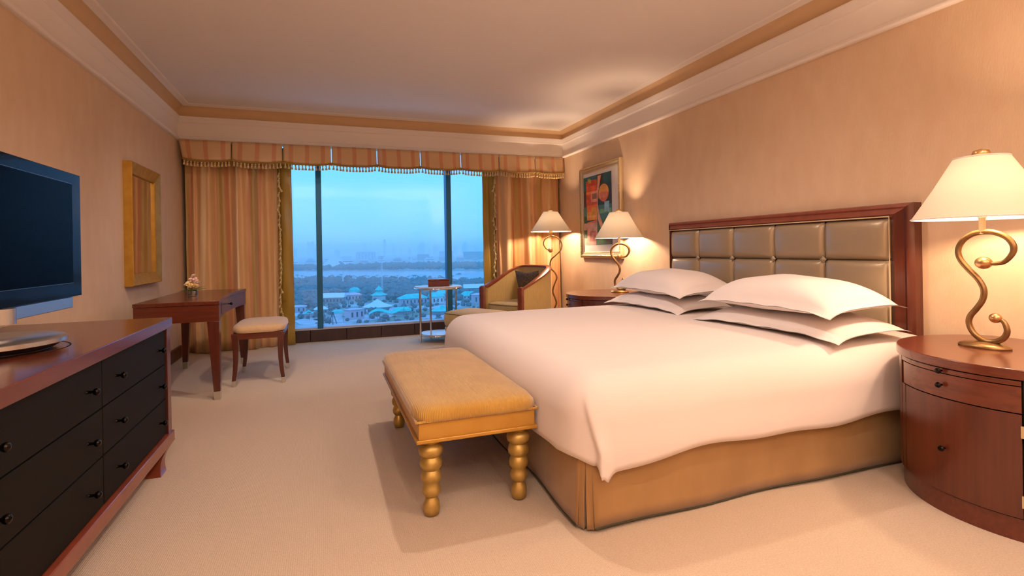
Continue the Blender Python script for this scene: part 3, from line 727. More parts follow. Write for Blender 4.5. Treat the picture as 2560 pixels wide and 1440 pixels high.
for i in range(1, 5):
    for z in (1.028, 0.771):
        o = MB().lathe([(0.025, 0), (0.025, 0.004), (0.014, 0.012), (0.0001, 0.015)], 4).build('button', leather, hb, (HX-0.004, YS[i]-3.09, z), smooth=0); o.rotation_euler = (0, -pi/2, 0)
MB().tube([(HX-0.012, 2.122-3.09, 0.52), (HX-0.012, 2.122-3.09, 1.287), (HX-0.012, 4.196-3.09, 1.287), (HX-0.012, 4.196-3.09, 0.52)], 0.0045, 6).build('piping', piping_m, hb)

# pillows
def pillow(label, c, rot, W=0.52, L=1.0, H=0.19, seed=0, tilt=(0, 0), grp='white pillows on the bed', droop=0.03):
    rnd = random.Random(seed); mb = MB(); N = 44; K = 30; ph = rnd.uniform(0, 6)
    def surf(sg):
        def fn(u, v):
            a, b = 2*u-1, 2*v-1
            ins = 0.10
            ra = min(1, abs(a)/(1-ins*0.55)); rb = min(1, abs(b)/(1-ins))
            th = (max(0, 1-ra**2.6)*max(0, 1-rb**2.6))**0.52
            ed = 1-0.030*(1-abs(b)**2)*(abs(a)**6); ed2 = 1-0.05*(1-abs(a)**2)*(abs(b)**6)
            x = b*W/2*ed2; y = a*L/2*ed
            z = sg*H/2*th*(0.5 if sg < 0 else 1.5)
            cor = (abs(a)*abs(b))**4
            z += -droop*cor+0.006*sin(7*a+ph)*sin(5*b+ph)*th+0.0025*sin(16*a+3*b+ph)*(1-th)*(abs(b)**3)
            z += (0.0025 if sg > 0 else 0)
            return (x, y, z)
        return fn
    mb.grid(N, K, surf(1)); 
    m2 = MB().grid(N, K, surf(-1)); mb.add(m2.v, [tuple(reversed(q)) for q in m2.f])
    o = mb.build('pillow', linen_p, None, c, smooth=180); o.rotation_euler = (tilt[0], tilt[1], rot)
    tag(o, label, 'pillow', grp); return o
pillow('white pillow nearest the window lamp side, lowest of the far pair', (2.66, 3.63, 0.670), 0.02, seed=2, W=0.56, L=1.02, H=0.11, tilt=(0, -0.03))
pillow('white pillow on top of the far pair, beside the distant bedside lamp', (2.69, 3.60, 0.800), -0.03, seed=3, W=0.56, L=1.02, H=0.19, tilt=(0.01, -0.05))
pillow('white pillow lowest of the near pair, its tip touching the near nightstand', (2.64, 2.38, 0.668), 0.03, seed=4, W=0.58, L=1.04, H=0.11, tilt=(0, -0.03))
pillow('white pillow on top of the near pair, in front of the headboard', (2.62, 2.36, 0.800), -0.01, seed=5, W=0.56, L=0.98, H=0.19, tilt=(0.0, -0.05))

# nightstands and table lamps
nightstand('drum shaped cherry nightstand in the right foreground with drawer and door', (2.855, 1.345, 0))
nightstand('cherry nightstand half hidden behind the pillows below the picture', (2.87, 4.88, 0))
s_lamp('large bronze scroll lamp on the near nightstand', (2.815, 1.490, 0.650), 0.0, 35)
s_lamp('bronze scroll lamp standing before the framed picture', (3.00, 4.88, 0.650), 0.62, 38)

# switch plate
MB().box(-0.008, 0, -0.065, 0.065, -0.045, 0.045).build('switch_plate', plate_m, None, (XR, 4.70, 0.835), smooth=0, bevel=0.003)
sw_ = bpy.data.objects['switch_plate']; tag(sw_, 'small bronze switch plate on the wall above the far pillows', 'switch')
MB().box(-0.011, -0.007, -0.02, 0.02, -0.02, 0.02).build('rocker', dark_gap, sw_, smooth=0)

# ------------------------------------------------------------------ picture
pc = thing('framed_picture', 'tall abstract print of orange, teal and pink shapes in a champagne frame', 'picture', (XR, 5.63, 1.008))
W_, H_ = 1.00, 1.158
pf_ = [(0, -0.001), (0, -0.036), (0.008, -0.046), (0.022, -0.050), (0.036, -0.044), (0.044, -0.030), (0.060, -0.026), (0.066, -0.030), (0.074, -0.022), (0.078, -0.020), (0.078, -0.001)]
frame4(W_, H_, 0.08, pf_, silver_gold, pc, 'frame_side')
MB().box(-0.019, -0.002, -W_/2+0.07, W_/2-0.07, 0.07, H_-0.07).build('mat_board', mat_board, pc, smooth=0)
bd = MB()
for i in range(58):
    z = 0.03+i*(H_-0.06)/57; bd.lathe(ellipse_prof(0.006, 0.007, 4), 6, (-0.050, -W_/2+0.024, z)); bd.lathe(ellipse_prof(0.006, 0.007, 4), 6, (-0.050, W_/2-0.024, z))
for i in range(50):
    y = -W_/2+0.03+i*(W_-0.06)/49; bd.lathe(ellipse_prof(0.006, 0.006, 4), 6, (-0.050, y, 0.024)); bd.lathe(ellipse_prof(0.006, 0.006, 4), 6, (-0.050, y, H_-0.024))
tag(bd.build('beading', gold_leaf, pc, smooth=60), kind='stuff')
AY0, AY1, AZ0, AZ1 = 6.055-5.63, 5.355-5.63, 0.165, 1.035   # left .. right as seen, bottom .. top
cols = {}
def ac(*c):
    if c not in cols: cols[c] = (len(cols), mat('print_ink_%d' % len(cols), srgb(*c), 0.55, col2=srgb(*[min(255, int(x*1.18)) for x in c]), nscale=(30, 14, 14), detail=4))
    return cols[c][0]
art = MB(); lay = [0]
def patch(poly, c):
    lay[0] += 1; x = -0.0196-0.00012*lay[0]
    P = [(x, lerp(AY0, AY1, u), lerp(AZ0, AZ1, v)) for u, v in poly]; art.add(P, [tuple(range(len(P)))], ac(*c))
def rect(u0, v0, u1, v1, c): patch([(u0, v0), (u1, v0), (u1, v1), (u0, v1)], c)
rect(0, 0, 1, 1, (30, 70, 74))
rect(0, .78, .22, 1, (30, 104, 104)); rect(.16, .88, .5, 1, (44, 96, 110)); rect(.5, .86, 1, 1, (24, 84, 90)); rect(.5, .8, .72, 1, (60, 52, 34))
rect(0, .55, .12, .80, (84, 52, 40)); rect(0, .42, .12, .56, (60, 120, 110)); rect(0, .34, .12, .42, (30, 80, 60))
rect(.10, .56, .50, .94, (206, 84, 52)); rect(.10, .80, .5, .86, (222, 98, 56)); rect(.30, .86, .42, .93, (188, 60, 44)); rect(.10, .74, .5, .78, (236, 130, 60))
rect(.28, .62, .56, .77, (226, 150, 120)); rect(.32, .66, .5, .74, (140, 96, 76)); rect(.12, .48, .50, .58, (232, 116, 54)); rect(.12, .36, .5, .48, (238, 150, 60)); rect(.3, .46, .48, .54, (214, 150, 60))
rect(.12, .40, .5, .43, (246, 176, 96)); patch([(.12, .33), (.5, .36), (.5, .22), (.3, .25)], (210, 110, 80))
rect(0, 0, .5, .32, (206, 160, 140)); rect(0, .10, .12, .22, (46, 92, 60)); rect(.2, .05, .44, .2, (198, 116, 104)); rect(.28, .1, .38, .18, (220, 150, 130)); patch([(.1, .02), (.2, .02), (.24, .24), (.14, .24)], (232, 160, 140))
rect(.5, .56, 1, .84, (40, 62, 60)); rect(.5, .36, 1, .56, (62, 120, 120)); rect(.58, .44, 1, .50, (104, 160, 120)); rect(.76, .46, .92, .60, (140, 186, 204)); rect(.5, .1, 1, .36, (60, 108, 66)); rect(.45, 0, 1, .12, (54, 112, 84)); rect(.8, .0, 1, .12, (90, 92, 80)); rect(.55, .03, .78, .10, (96, 150, 90))
patch([(.74+.17*cos(i*pi/14), .735+.115*sin(i*pi/14)) for i in range(28)], (232, 156, 74))
patch([(.74+.17*cos(pi+i*pi/12), .72+.12*sin(pi+i*pi/12)) for i in range(13)], (206, 104, 70))
rect(.56, .655, .86, .735, (210, 128, 96))
strip = [(.54, .98), (.66, .98), (.60, .84), (.54, .72), (.53, .58), (.58, .44), (.70, .28), (.80, .18), (.66, .18), (.54, .34), (.50, .5), (.50, .62), (.50, .76), (.53, .88)]
patch(strip, (228, 160, 128))
rect(.17, .93, .27, .97, (150, 168, 60)); rect(.2, .90, .3, .95, (196, 170, 70))
ms = [cols[k_][1] for k_ in sorted(cols, key=lambda q: cols[q][0])]
art.build('print', ms, pc, smooth=0)

# ------------------------------------------------------------------ foot bench
bn = thing('foot_bench', 'ochre padded bench with bobbin turned gold legs at the foot of the bed', 'bench', (0.616, 2.805, 0))
BW, BL = 0.545, 1.315
fr = MB(); fr.box(-BW/2+0.012, BW/2-0.012, -BL/2+0.012, BL/2-0.012, 0.333, 0.412); fr.build('frame', gold_paint, bn, bevel=0.003)
fr2 = MB(); fr2.box(-BW/2+0.002, BW/2-0.002, -BL/2+0.002, BL/2-0.002, 0.328, 0.345); fr2.build('lower_moulding', gold_paint, bn, bevel=0.004)
cushion(BW+0.012, BL+0.012, 0.413, 0.476, 0.010, '', suede, bn, p=14, name='cushion')
gp = [(sgn_*(BW/2), z) for sgn_ in (1,) for z in (0,)]
b_ = BW/2-0.003; l_ = BL/2-0.003
MB().tube([(-b_, -l_, .420), (b_, -l_, .420), (b_, l_, .420), (-b_, l_, .420), (-b_, -l_, .420)], 0.0055, 6).build('braid', suede, bn)
prof = [(0.012, 0), (0.030, 0.006), (0.036, 0.030), (0.033, 0.058), (0.022, 0.082)]
for k_ in range(4):
    zc = 0.110+k_*0.057; r = 0.040+k_*0.0045
    prof += [(r*0.68, zc-0.028), (r*0.93, zc-0.015), (r, zc), (r*0.93, zc+0.014)]
prof += [(0.034, 0.309), (0.044, 0.322), (0.05, 0.333)]
for (x, y) in ((-0.20, -0.59), (0.20, -0.59), (-0.18, 0.59), (0.18, 0.59)):
    MB().lathe(prof, 28).build('leg', gold_leaf, bn, (x, y, 0), smooth=70)

# ------------------------------------------------------------------ armchair, ottoman, cushion
ch = thing('armchair', 'olive gold tub armchair with red wood rails in the corner by the window', 'armchair', (2.35, 6.275, 0), radians(119))
path = [(0.345, 0.30), (0.35, 0.10), (0.345, -0.10), (0.325, -0.24), (0.275, -0.335), (0.20, -0.365), (0, -0.375)]
zz = [0.645, 0.715, 0.790, 0.845, 0.880, 0.893, 0.895]
full = [(x, y, z) for (x, y), z in zip(path, zz)]+[(-x, y, z) for (x, y), z in reversed(list(zip(path, zz))[:-1])]
sp3 = spline(full, 6)
def inward(p, d_):
    c = Vector((0, 0.02, 0)); q = Vector((p.x, p.y, 0)); v = (c-q); v.normalize(); return (p.x+v.x*d_, p.y+v.y*d_)
outer = [(p.x, p.y) for p in sp3]; inn = [inward(p, 0.055) for p in sp3]
N_ = len(sp3)
sh = MB(); v = []
for i, p in enumerate(sp3):
    v += [(outer[i][0]*1.0, outer[i][1], 0.13), (outer[i][0], outer[i][1], p.z), (inn[i][0], inn[i][1], p.z), (inn[i][0], inn[i][1], 0.13)]
f = []
for i in range(N_-1):
    for k_ in range(4): f.append((i*4+k_, i*4+(k_+1) % 4, (i+1)*4+(k_+1) % 4, (i+1)*4+k_))
f += [(3, 2, 1, 0), ((N_-1)*4, (N_-1)*4+1, (N_-1)*4+2, (N_-1)*4+3)]
sh.add(v, f).build('shell', olive, ch, smooth=60)
rl = MB(); secs = []
for i, p in enumerate(sp3):
    q = inward(p, 0.062); o_ = inward(p, -0.008)
    secs.append([(o_[0], o_[1], p.z-0.004), (o_[0], o_[1], p.z+0.020), ((o_[0]*.7+q[0]*.3), (o_[1]*.7+q[1]*.3), p.z+0.028), ((o_[0]*.3+q[0]*.7), (o_[1]*.3+q[1]*.7), p.z+0.028), (q[0], q[1], p.z+0.020), (q[0], q[1], p.z-0.004)])
rl.loft(secs).build('rail', rail_wood, ch, smooth=45)
for sx_ in (-1, 1):
    po = MB()
    po.lathe([(0.034, 0.0), (0.034, 0.655), (0.030, 0.672), (0.0001, 0.678)], 6, (sx_*0.322, 0.325, 0), sx=1.15)
    for k_ in range(4): po.tube([(sx_*0.322-0.027+k_*0.018, 0.325+0.028, 0.03), (sx_*0.322-0.027+k_*0.018, 0.325+0.028, 0.662)], 0.0078, 6)
    po.build('post', rail_wood, ch, smooth=50)
    MB().lathe([(0.016, 0), (0.024, 0.13)], 8, (sx_*0.22, -0.28, 0)).build('leg', rail_wood, ch)
MB().box(-0.29, 0.29, -0.30, 0.315, 0.14, 0.34).build('seat_base', olive, ch, bevel=0.01)
cushion(0.56, 0.62, 0.34, 0.455, 0.022, '', olive, ch, p=8, name='seat_cushion', loc=(0, 0.02, 0))
pl = []
for i in range(33):
    a = 2*pi*i/32; c_, s_ = cos(a), sin(a); k_ = (abs(c_)**8+abs(s_)**8)**(-1/8); pl.append((0.276*k_*c_, 0.02+0.306*k_*s_, 0.440))
MB().tube(pl, 0.004, 5).build('piping', olive_line, ch)
def square_cushion(name, label, c, rotm, s_, H, m):
    mb = MB(); N = 20
    def surf(sg):
        def fn(u, v):
            a, b = 2*u-1, 2*v-1; th = (max(0, 1-abs(a)**2.4)*max(0, 1-abs(b)**2.4))**0.5
            pin = 1-0.10*(1-a*a)*abs(b)**3; pin2 = 1-0.10*(1-b*b)*abs(a)**3
            return (a*s_/2*pin2, sg*H/2*th, b*s_/2*pin)
        return fn
    mb.grid(N, N, surf(-1)); m2 = MB().grid(N, N, surf(1)); mb.add(m2.v, [tuple(reversed(q)) for q in m2.f])
    o = mb.build(name, m, None, c, smooth=180); o.rotation_euler = rotm; return o
cu = square_cushion('cushion', '', (2.50, 6.27, 0.665), (radians(-16), 0, radians(119)), 0.40, 0.13, cush_m)
tag(cu, 'dark mottled square cushion leaning on the back of the armchair', 'cushion')

ot = thing('ottoman', 'olive gold ottoman with piped edges in front of the armchair', 'ottoman', (1.64, 5.70, 0), radians(119))
def body(W, L, levels, m, name, N=56, p=9):
    rings = []
    for (k_, z) in levels:
        ring = []
        for i in range(N):
            a = 2*pi*i/N; c_, s_ = cos(a), sin(a); q = (abs(c_)**p+abs(s_)**p)**(-1/p); ring.append(((W/2-k_)*q*c_, (L/2-k_)*q*s_, z))
        rings.append(ring)
    return MB().loft(rings).build(name, m, ot, smooth=45)
body(0.72, 0.47, [(0.030, 0.18), (0.010, 0.195), (0.002, 0.225), (0.006, 0.255), (0.012, 0.262)], olive, 'base')
body(0.72, 0.47, [(0.012, 0.264), (0.004, 0.275), (-0.004, 0.33), (0.0, 0.390), (0.006, 0.408)], olive, 'body')
body(0.72, 0.47, [(0.006, 0.410), (0.014, 0.420), (0.05, 0.436), (0.12, 0.450), (0.20, 0.456)], olive, 'top_pad')
for z, k_ in ((0.409, 0.003), (0.263, 0.008)):
    pl = []
    for i in range(57):
        a = 2*pi*i/56; c_, s_ = cos(a), sin(a); q = (abs(c_)**9+abs(s_)**9)**(-1/9); pl.append(((0.36-k_)*q*c_, (0.235-k_)*q*s_, z))
    MB().tube(pl, 0.0035, 5).build('piping', olive_line, ot)
for x in (-0.31, 0.31):
    for y in (-0.185, 0.185):
        MB().lathe([(0.016, 0), (0.026, 0.19)], 4, (0, 0, 0)).build('leg', rail_wood, ot, (x, y, 0), pi/4, smooth=20)

# floor lamp behind the armchair
fl = thing('floor_lamp', 'tall scrolling bronze floor lamp behind the armchair', 'lamp', (2.87, 6.38, 0), radians(-24.2))
K_ = 1/(2.483*4)*0+0.001117
def cf(px, py): return ((px-368)*K_, 0, 1.366+(375-py)*K_)     # measured off the scroll, metres
ctrl = [(332, 600), (300, 575), (278, 530), (288, 480), (325, 445), (375, 432), (425, 440), (470, 475), (497, 540), (478, 605), (420, 665), (370, 710), (352, 770), (365, 825), (405, 870), (430, 930), (405, 1000), (385, 1060), (380, 1110), (405, 1180), (420, 1235), (400, 1290), (372, 1340), (360, 1400), (372, 1470), (392, 1530), (375, 1580), (368, 1597)]
pts = spline([cf(*p) for p in ctrl], 5)
MB().tube(pts, [0.0075+0.005*i/len(pts) for i in range(len(pts))], 10).build('scroll_stem', bronze, fl, smooth=180)
MB().lathe(ellipse_prof(0.034, 0.034, 12), 20, cf(360, 600)).build('ball', brassball, fl, smooth=180)
MB().lathe([(0.125, 0), (0.127, 0.008), (0.11, 0.018), (0.05, 0.026), (0.0001, 0.028)], 36).build('base', bronze, fl, smooth=50)
MB().lathe([(0.010, 1.295), (0.012, 1.335), (0.024, 1.345), (0.024, 1.372), (0.014, 1.38), (0.014, 1.42), (0.002, 1.425)], 16).build('neck', brassball, fl)
MB().lathe(ellipse_prof(0.027, 0.038, 10, 1.46), 16).build('bulb', bulb_m, fl)
shade(fl, 1.366, 1.628, 0.273, 0.098)
MB().lathe([(0.004, 1.60), (0.004, 1.632), (0.026, 1.634), (0.030, 1.642), (0.018, 1.650), (0.014, 1.662), (0.0001, 1.668)], 16).build('finial', brassball, fl, smooth=60)
b = lamp_light('floor_lamp_bulb', 'POINT', (0, 0, 1.46), 46, WARM, 0.045); b.parent = fl
nobulb()

# side table and box
stb = thing('side_table', 'round pale marble side table on chrome legs before the window', 'table', (1.335, 6.43, 0))
MB().lathe([(0.285, 0.670), (0.293, 0.674), (0.293, 0.688), (0.287, 0.692), (0.0001, 0.692)], 56).build('top', marble, stb, smooth=40)
MB().tube([(0.292*cos(2*pi*i/48), 0.292*sin(2*pi*i/48), 0.668) for i in range(49)], 0.010, 8).build('rim', chrome, stb, smooth=60)
MB().lathe([(0.225, 0.098), (0.230, 0.100), (0.230, 0.110), (0.0001, 0.112)], 48).build('shelf', marble, stb, smooth=40)
MB().tube([(0.230*cos(2*pi*i/48), 0.230*sin(2*pi*i/48), 0.090) for i in range(49)], 0.009, 8).build('rim', chrome, stb, smooth=60)
for a in (193, 283, 13, 103):
    a = radians(a+0); MB().tube([(0.243*cos(a), 0.243*sin(a), 0), (0.243*cos(a), 0.243*sin(a), 0.668)], 0.0125, 12).build('leg', chrome, stb, smooth=60)
bx = thing('tissue_box', 'burgundy leather box on the round marble side table', 'box', (1.33, 6.37, 0.693), radians(-8))
MB().prism([(-0.055, 0.0), (0.055, 0.0), (0.055, 0.062), (-0.055, 0.062)], 0, 0.01)
bb = MB(); bb.box(-0.13, 0.13, -0.055, 0.055, 0, 0.068); bb.build('body', burgundy, bx, bevel=0.004)
ld = MB(); ld.box(-0.133, 0.133, -0.058, 0.058, 0.069, 0.090); ld.build('lid', burgundy, bx, bevel=0.006, seg=3)

# fittings for the bench-shadow lamp and for the added unseen fill lamps
for (x, y) in ((-0.55, 3.70), (2.25, 2.62), (0.84, 3.12), (0.3, 0.4), (1.9, 0.5), (0.4, -1.6)):
    o = MB().lathe([(0.060, 0.0), (0.064, -0.004), (0.052, -0.010), (0.046, -0.004), (0.046, 0.0)], 28).build('ceiling_and_fill_light', cream_m, None, (x, y, CEIL), smooth=50)
    tag(o, {3.70: 'added round fill light turned towards the curtains, out of view', 2.62: 'added round fill light over the bed, out of view', 3.12: 'round recessed ceiling light above the foot of the bed', 0.4: 'added round fill light over the dresser side behind the view', 0.5: 'added round fill light over the bedside end behind the view', -1.6: 'added unseen round fill light furthest from the window'}[y], 'ceiling light')
for (x, y, lb) in ((-0.9, -1.2, 'left'), (2.6, -1.2, 'right')):  # stands and bowls for the added fill lamps, never in view
    t = thing('added_uplight', 'bronze bowl fill lamp added unseen behind the view on the %s' % lb, 'lamp', (x, y, 0))
    MB().lathe([(0.14, 0), (0.14, 0.02), (0.03, 0.03), (0.012, 0.05), (0.012, 1.58)], 24).build('stand', bronze, t)
    MB().lathe([(0.02, 1.58), (0.10, 1.61), (0.18, 1.70), (0.176, 1.70), (0.10, 1.62), (0.001, 1.60)], 32).build('bowl', bronze, t)
#EXTERIOR
# ------------------------------------------------------------------ the park, creek and city seen from the high window
GZ = -60.0
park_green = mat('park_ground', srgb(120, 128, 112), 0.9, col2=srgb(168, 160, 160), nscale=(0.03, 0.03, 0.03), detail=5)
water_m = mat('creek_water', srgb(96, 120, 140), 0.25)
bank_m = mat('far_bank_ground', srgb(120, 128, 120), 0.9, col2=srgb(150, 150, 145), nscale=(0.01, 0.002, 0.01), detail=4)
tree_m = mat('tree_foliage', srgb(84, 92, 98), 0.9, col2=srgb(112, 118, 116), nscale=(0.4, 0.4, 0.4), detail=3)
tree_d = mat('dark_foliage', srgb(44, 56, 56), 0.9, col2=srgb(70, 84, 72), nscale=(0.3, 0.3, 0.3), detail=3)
trunk_m = mat('tree_trunk', srgb(90, 76, 66), 0.9)
white_m = mat('pale_render', srgb(226, 220, 222), 0.8)
pinkw = mat('pinkish_render', srgb(212, 180, 190), 0.8)
greyw = mat('grey_concrete', srgb(150, 150, 156), 0.8)
teal_m = mat('turquoise_roof', srgb(20, 190, 184), 0.6, col2=srgb(60, 214, 200), nscale=(0.2, 0.2, 0.2))
pave_m = mat('pale_paving', srgb(206, 190, 196), 0.9, col2=srgb(176, 168, 180), nscale=(0.1, 0.1, 0.1))
darkw = mat('dark_windows', srgb(60, 66, 80), 0.4)
def flat(poly, z0, z1, name, m): return struct(MB().prism(poly, z0, z1).build(name, m, smooth=0))
flat([(-2500, 60), (2500, 60), (2500, 600), (700, 700), (276, 930), (121, 1150), (-64, 1255), (-700, 1400), (-2500, 1500)], GZ-2, GZ, 'ground', park_green)
flat([(-4000, 500), (4000, 500), (4000, 3000), (-4000, 3000)], GZ-3, GZ-1.2, 'water', water_m)
flat([(-4000, 3500), (-900, 2500), (-108, 2109), (184, 1745), (451, 1496), (1100, 1100), (5000, 900), (26000, 26000), (-26000, 26000)], GZ-2, GZ-0.4, 'ground_far_bank', bank_m)
# the tower this room is in
MBt = MB()
hz = bpy.data.materials.new('dusk_haze'); hz.use_nodes = True
n = hz.node_tree.nodes; l = hz.node_tree.links; n.clear()
o = n.new('ShaderNodeOutputMaterial'); vs = n.new('ShaderNodeVolumeScatter'); vs.inputs['Color'].default_value = (0.93, 1.0, 1.0, 1)
vs.inputs['Density'].default_value = 0.00036; vs.inputs['Anisotropy'].default_value = 0.1; l.new(vs.outputs[0], o.inputs['Volume'])
hzo = MB().box(-9000, 9000, 150, 22000, GZ-20, 110).build('haze', hz, smooth=0); struct(hzo)

def ico_pts(sub=1):
    bm_ = __import__('bmesh').new(); __import__('bmesh').ops.create_icosphere(bm_, subdivisions=sub, radius=1)
    vs_ = [tuple(v.co) for v in bm_.verts]; fs_ = [tuple(v.index for v in f.verts) for f in bm_.faces]; bm_.free(); return vs_, fs_
KEEP = [(38,2260,66),(30,2180,60),(10,668,16),(37,716,9),(30,690,14),(63,662,12),(53,578,17),(96,606,18),(122,600,10),(71,516,11),(140,640,12),(106,494,13),(196,700,17),(172,640,14),(166,575,9),(-28,582,12),(-15,532,6),(-4,562,8),(25,498,9),(11,522,6),(73,723,4),(31,983,4),(6,468,6),(184,706,8),(42,478,9),(54,488,9),(66,493,9),(22,2080,60)]
def free(x, y, r): return all((x-a)**2+(y-b)**2 > (r+c)**2 for a, b, c in KEEP)
IV, IF = ico_pts(1); IV2, IF2 = ico_pts(2)
def blob(mb, c, r, rz_, rnd, V=IV, Fc=IF, rough=.18):
    mb.add([(c[0]+x*r*(1+rnd.uniform(-rough, rough)), c[1]+y*r*(1+rnd.uniform(-rough, rough)), c[2]+z*rz_*(1+rnd.uniform(-rough, rough))) for x, y, z in V], Fc)
def canopy(name, label, cat, region, count, r0, r1, m, seed):
    rnd = random.Random(seed); mb = MB()
    for _ in range(count):
        x, y = region(rnd); r = rnd.uniform(r0, r1)
        if not free(x, y, r): continue
        blob(mb, (x, y, GZ+r*0.7), r, r*rnd.uniform(.7, 1.0), rnd)
    o = mb.build(name, m, smooth=0); tag(o, label, cat, kind='stuff'); return o
def shore(x):   # distance of the near shore at a given x
    P = [(-700, 1400), (-64, 1255), (121, 1150), (276, 930), (700, 700)]
    for (a, b), (c, d) in zip(P[:-1], P[1:]):
        if a <= x <= c: return lerp(b, d, (x-a)/(c-a))
    return 700
def reg_park(rnd):
    x = rnd.uniform(-330, 480); s_ = shore(x); return x, s_-52-(rnd.random()**1.0)*(s_*0.40 if x > 0 else s_*0.48)
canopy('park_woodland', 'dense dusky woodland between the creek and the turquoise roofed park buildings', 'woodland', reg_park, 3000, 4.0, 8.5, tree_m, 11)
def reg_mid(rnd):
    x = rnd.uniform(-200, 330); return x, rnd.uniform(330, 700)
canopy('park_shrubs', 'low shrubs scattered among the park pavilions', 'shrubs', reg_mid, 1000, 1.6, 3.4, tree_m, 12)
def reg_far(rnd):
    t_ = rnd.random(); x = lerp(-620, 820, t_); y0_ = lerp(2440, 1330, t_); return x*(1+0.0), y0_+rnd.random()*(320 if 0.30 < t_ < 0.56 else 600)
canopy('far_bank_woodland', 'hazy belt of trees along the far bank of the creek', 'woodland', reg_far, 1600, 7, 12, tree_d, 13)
# individual trees
def tree_mesh(seed, kind):
    rnd = random.Random(seed); mb = MB()
    if kind == 'leafy':
        for _ in range(6):
            a = rnd.uniform(0, 6.28); d_ = rnd.uniform(0, 0.5); blob(mb, (d_*cos(a), d_*sin(a), rnd.uniform(0.75, 1.35)), rnd.uniform(.35, .55), rnd.uniform(.3, .5), rnd)
    else:
        for i in range(11):
            a = 2*pi*i/11+rnd.uniform(-.2, .2); L = rnd.uniform(.5, .68); pts = []
            for k_ in range(5):
                t_ = k_/4; w = 0.075*sin(pi*(0.12+0.86*t_)); z = 2.0+L*(0.5*t_-0.95*t_*t_); x, y = L*t_*cos(a), L*t_*sin(a); pts += [(x-w*sin(a), y+w*cos(a), z-.05), (x, y, z), (x+w*sin(a), y-w*cos(a), z-.05)]
            mb.add(pts, [(k_*3+j, k_*3+j+1, k_*3+j+4, k_*3+j+3) for k_ in range(4) for j in range(2)])
    tk = MB().tube([(0, 0, 0), (0.02, 0, 1.0 if kind == 'leafy' else 2.0)], [0.07, 0.05], 6)
    return mb.mesh('foliage', tree_m if kind == 'leafy' else tree_d, 0), tk.mesh('trunk', trunk_m, 0)
TM = {('leafy', s_): tree_mesh(s_+40, 'leafy') for s_ in range(3)}; TM.update({('palm', s_): tree_mesh(s_+50, 'palm') for s_ in range(2)})
def tree(kind, s_, x, y, h, label, grp, nm):
    fo, tr_ = TM[(kind, s_)]; k_ = h/(1.8 if kind == 'leafy' else 2.2)
    t = thing(nm, label, 'tree', (x, y, GZ), random.uniform(0, 6), grp); t.scale = (k_*1.15, k_*1.15, k_)
    for nme, me in (('crown', fo), ('trunk', tr_)):
        o = bpy.data.objects.new(nme, me); COL.objects.link(o); o.parent = t
rnd = random.Random(5)
for i in range(60):
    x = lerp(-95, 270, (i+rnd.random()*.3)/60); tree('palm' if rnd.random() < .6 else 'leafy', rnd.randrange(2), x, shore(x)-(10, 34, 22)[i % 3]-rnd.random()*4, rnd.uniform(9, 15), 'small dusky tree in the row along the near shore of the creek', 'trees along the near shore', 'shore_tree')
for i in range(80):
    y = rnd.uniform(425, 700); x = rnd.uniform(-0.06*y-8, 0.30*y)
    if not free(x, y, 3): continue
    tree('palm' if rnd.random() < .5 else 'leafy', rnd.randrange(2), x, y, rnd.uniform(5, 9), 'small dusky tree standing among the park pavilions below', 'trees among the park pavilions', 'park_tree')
# paving patches
for (x, y, a, b, rz_) in ((30, 625, 30, 16, .2), (25, 500, 34, 22, -.1), (60, 560, 26, 22, .3), (115, 560, 30, 20, 0), (110, 480, 30, 16, .2), (-15, 560, 16, 26, 0), (-12, 500, 14, 22, 0), (150, 600, 30, 20, .1), (0, 465, 22, 12, 0), (34, 985, 14, 60, .9), (90, 610, 30, 12, .3)):
    P = [(x+a*cos(t_)*(1+.15*sin(3*t_+x))*cos(rz_)-b*sin(t_)*sin(rz_), y+a*cos(t_)*sin(rz_)+b*sin(t_)*(1+.15*cos(2*t_+y))) for t_ in [2*pi*i/20 for i in range(20)]]
    flat(P, GZ, GZ+0.25, 'ground_paving', pave_m)
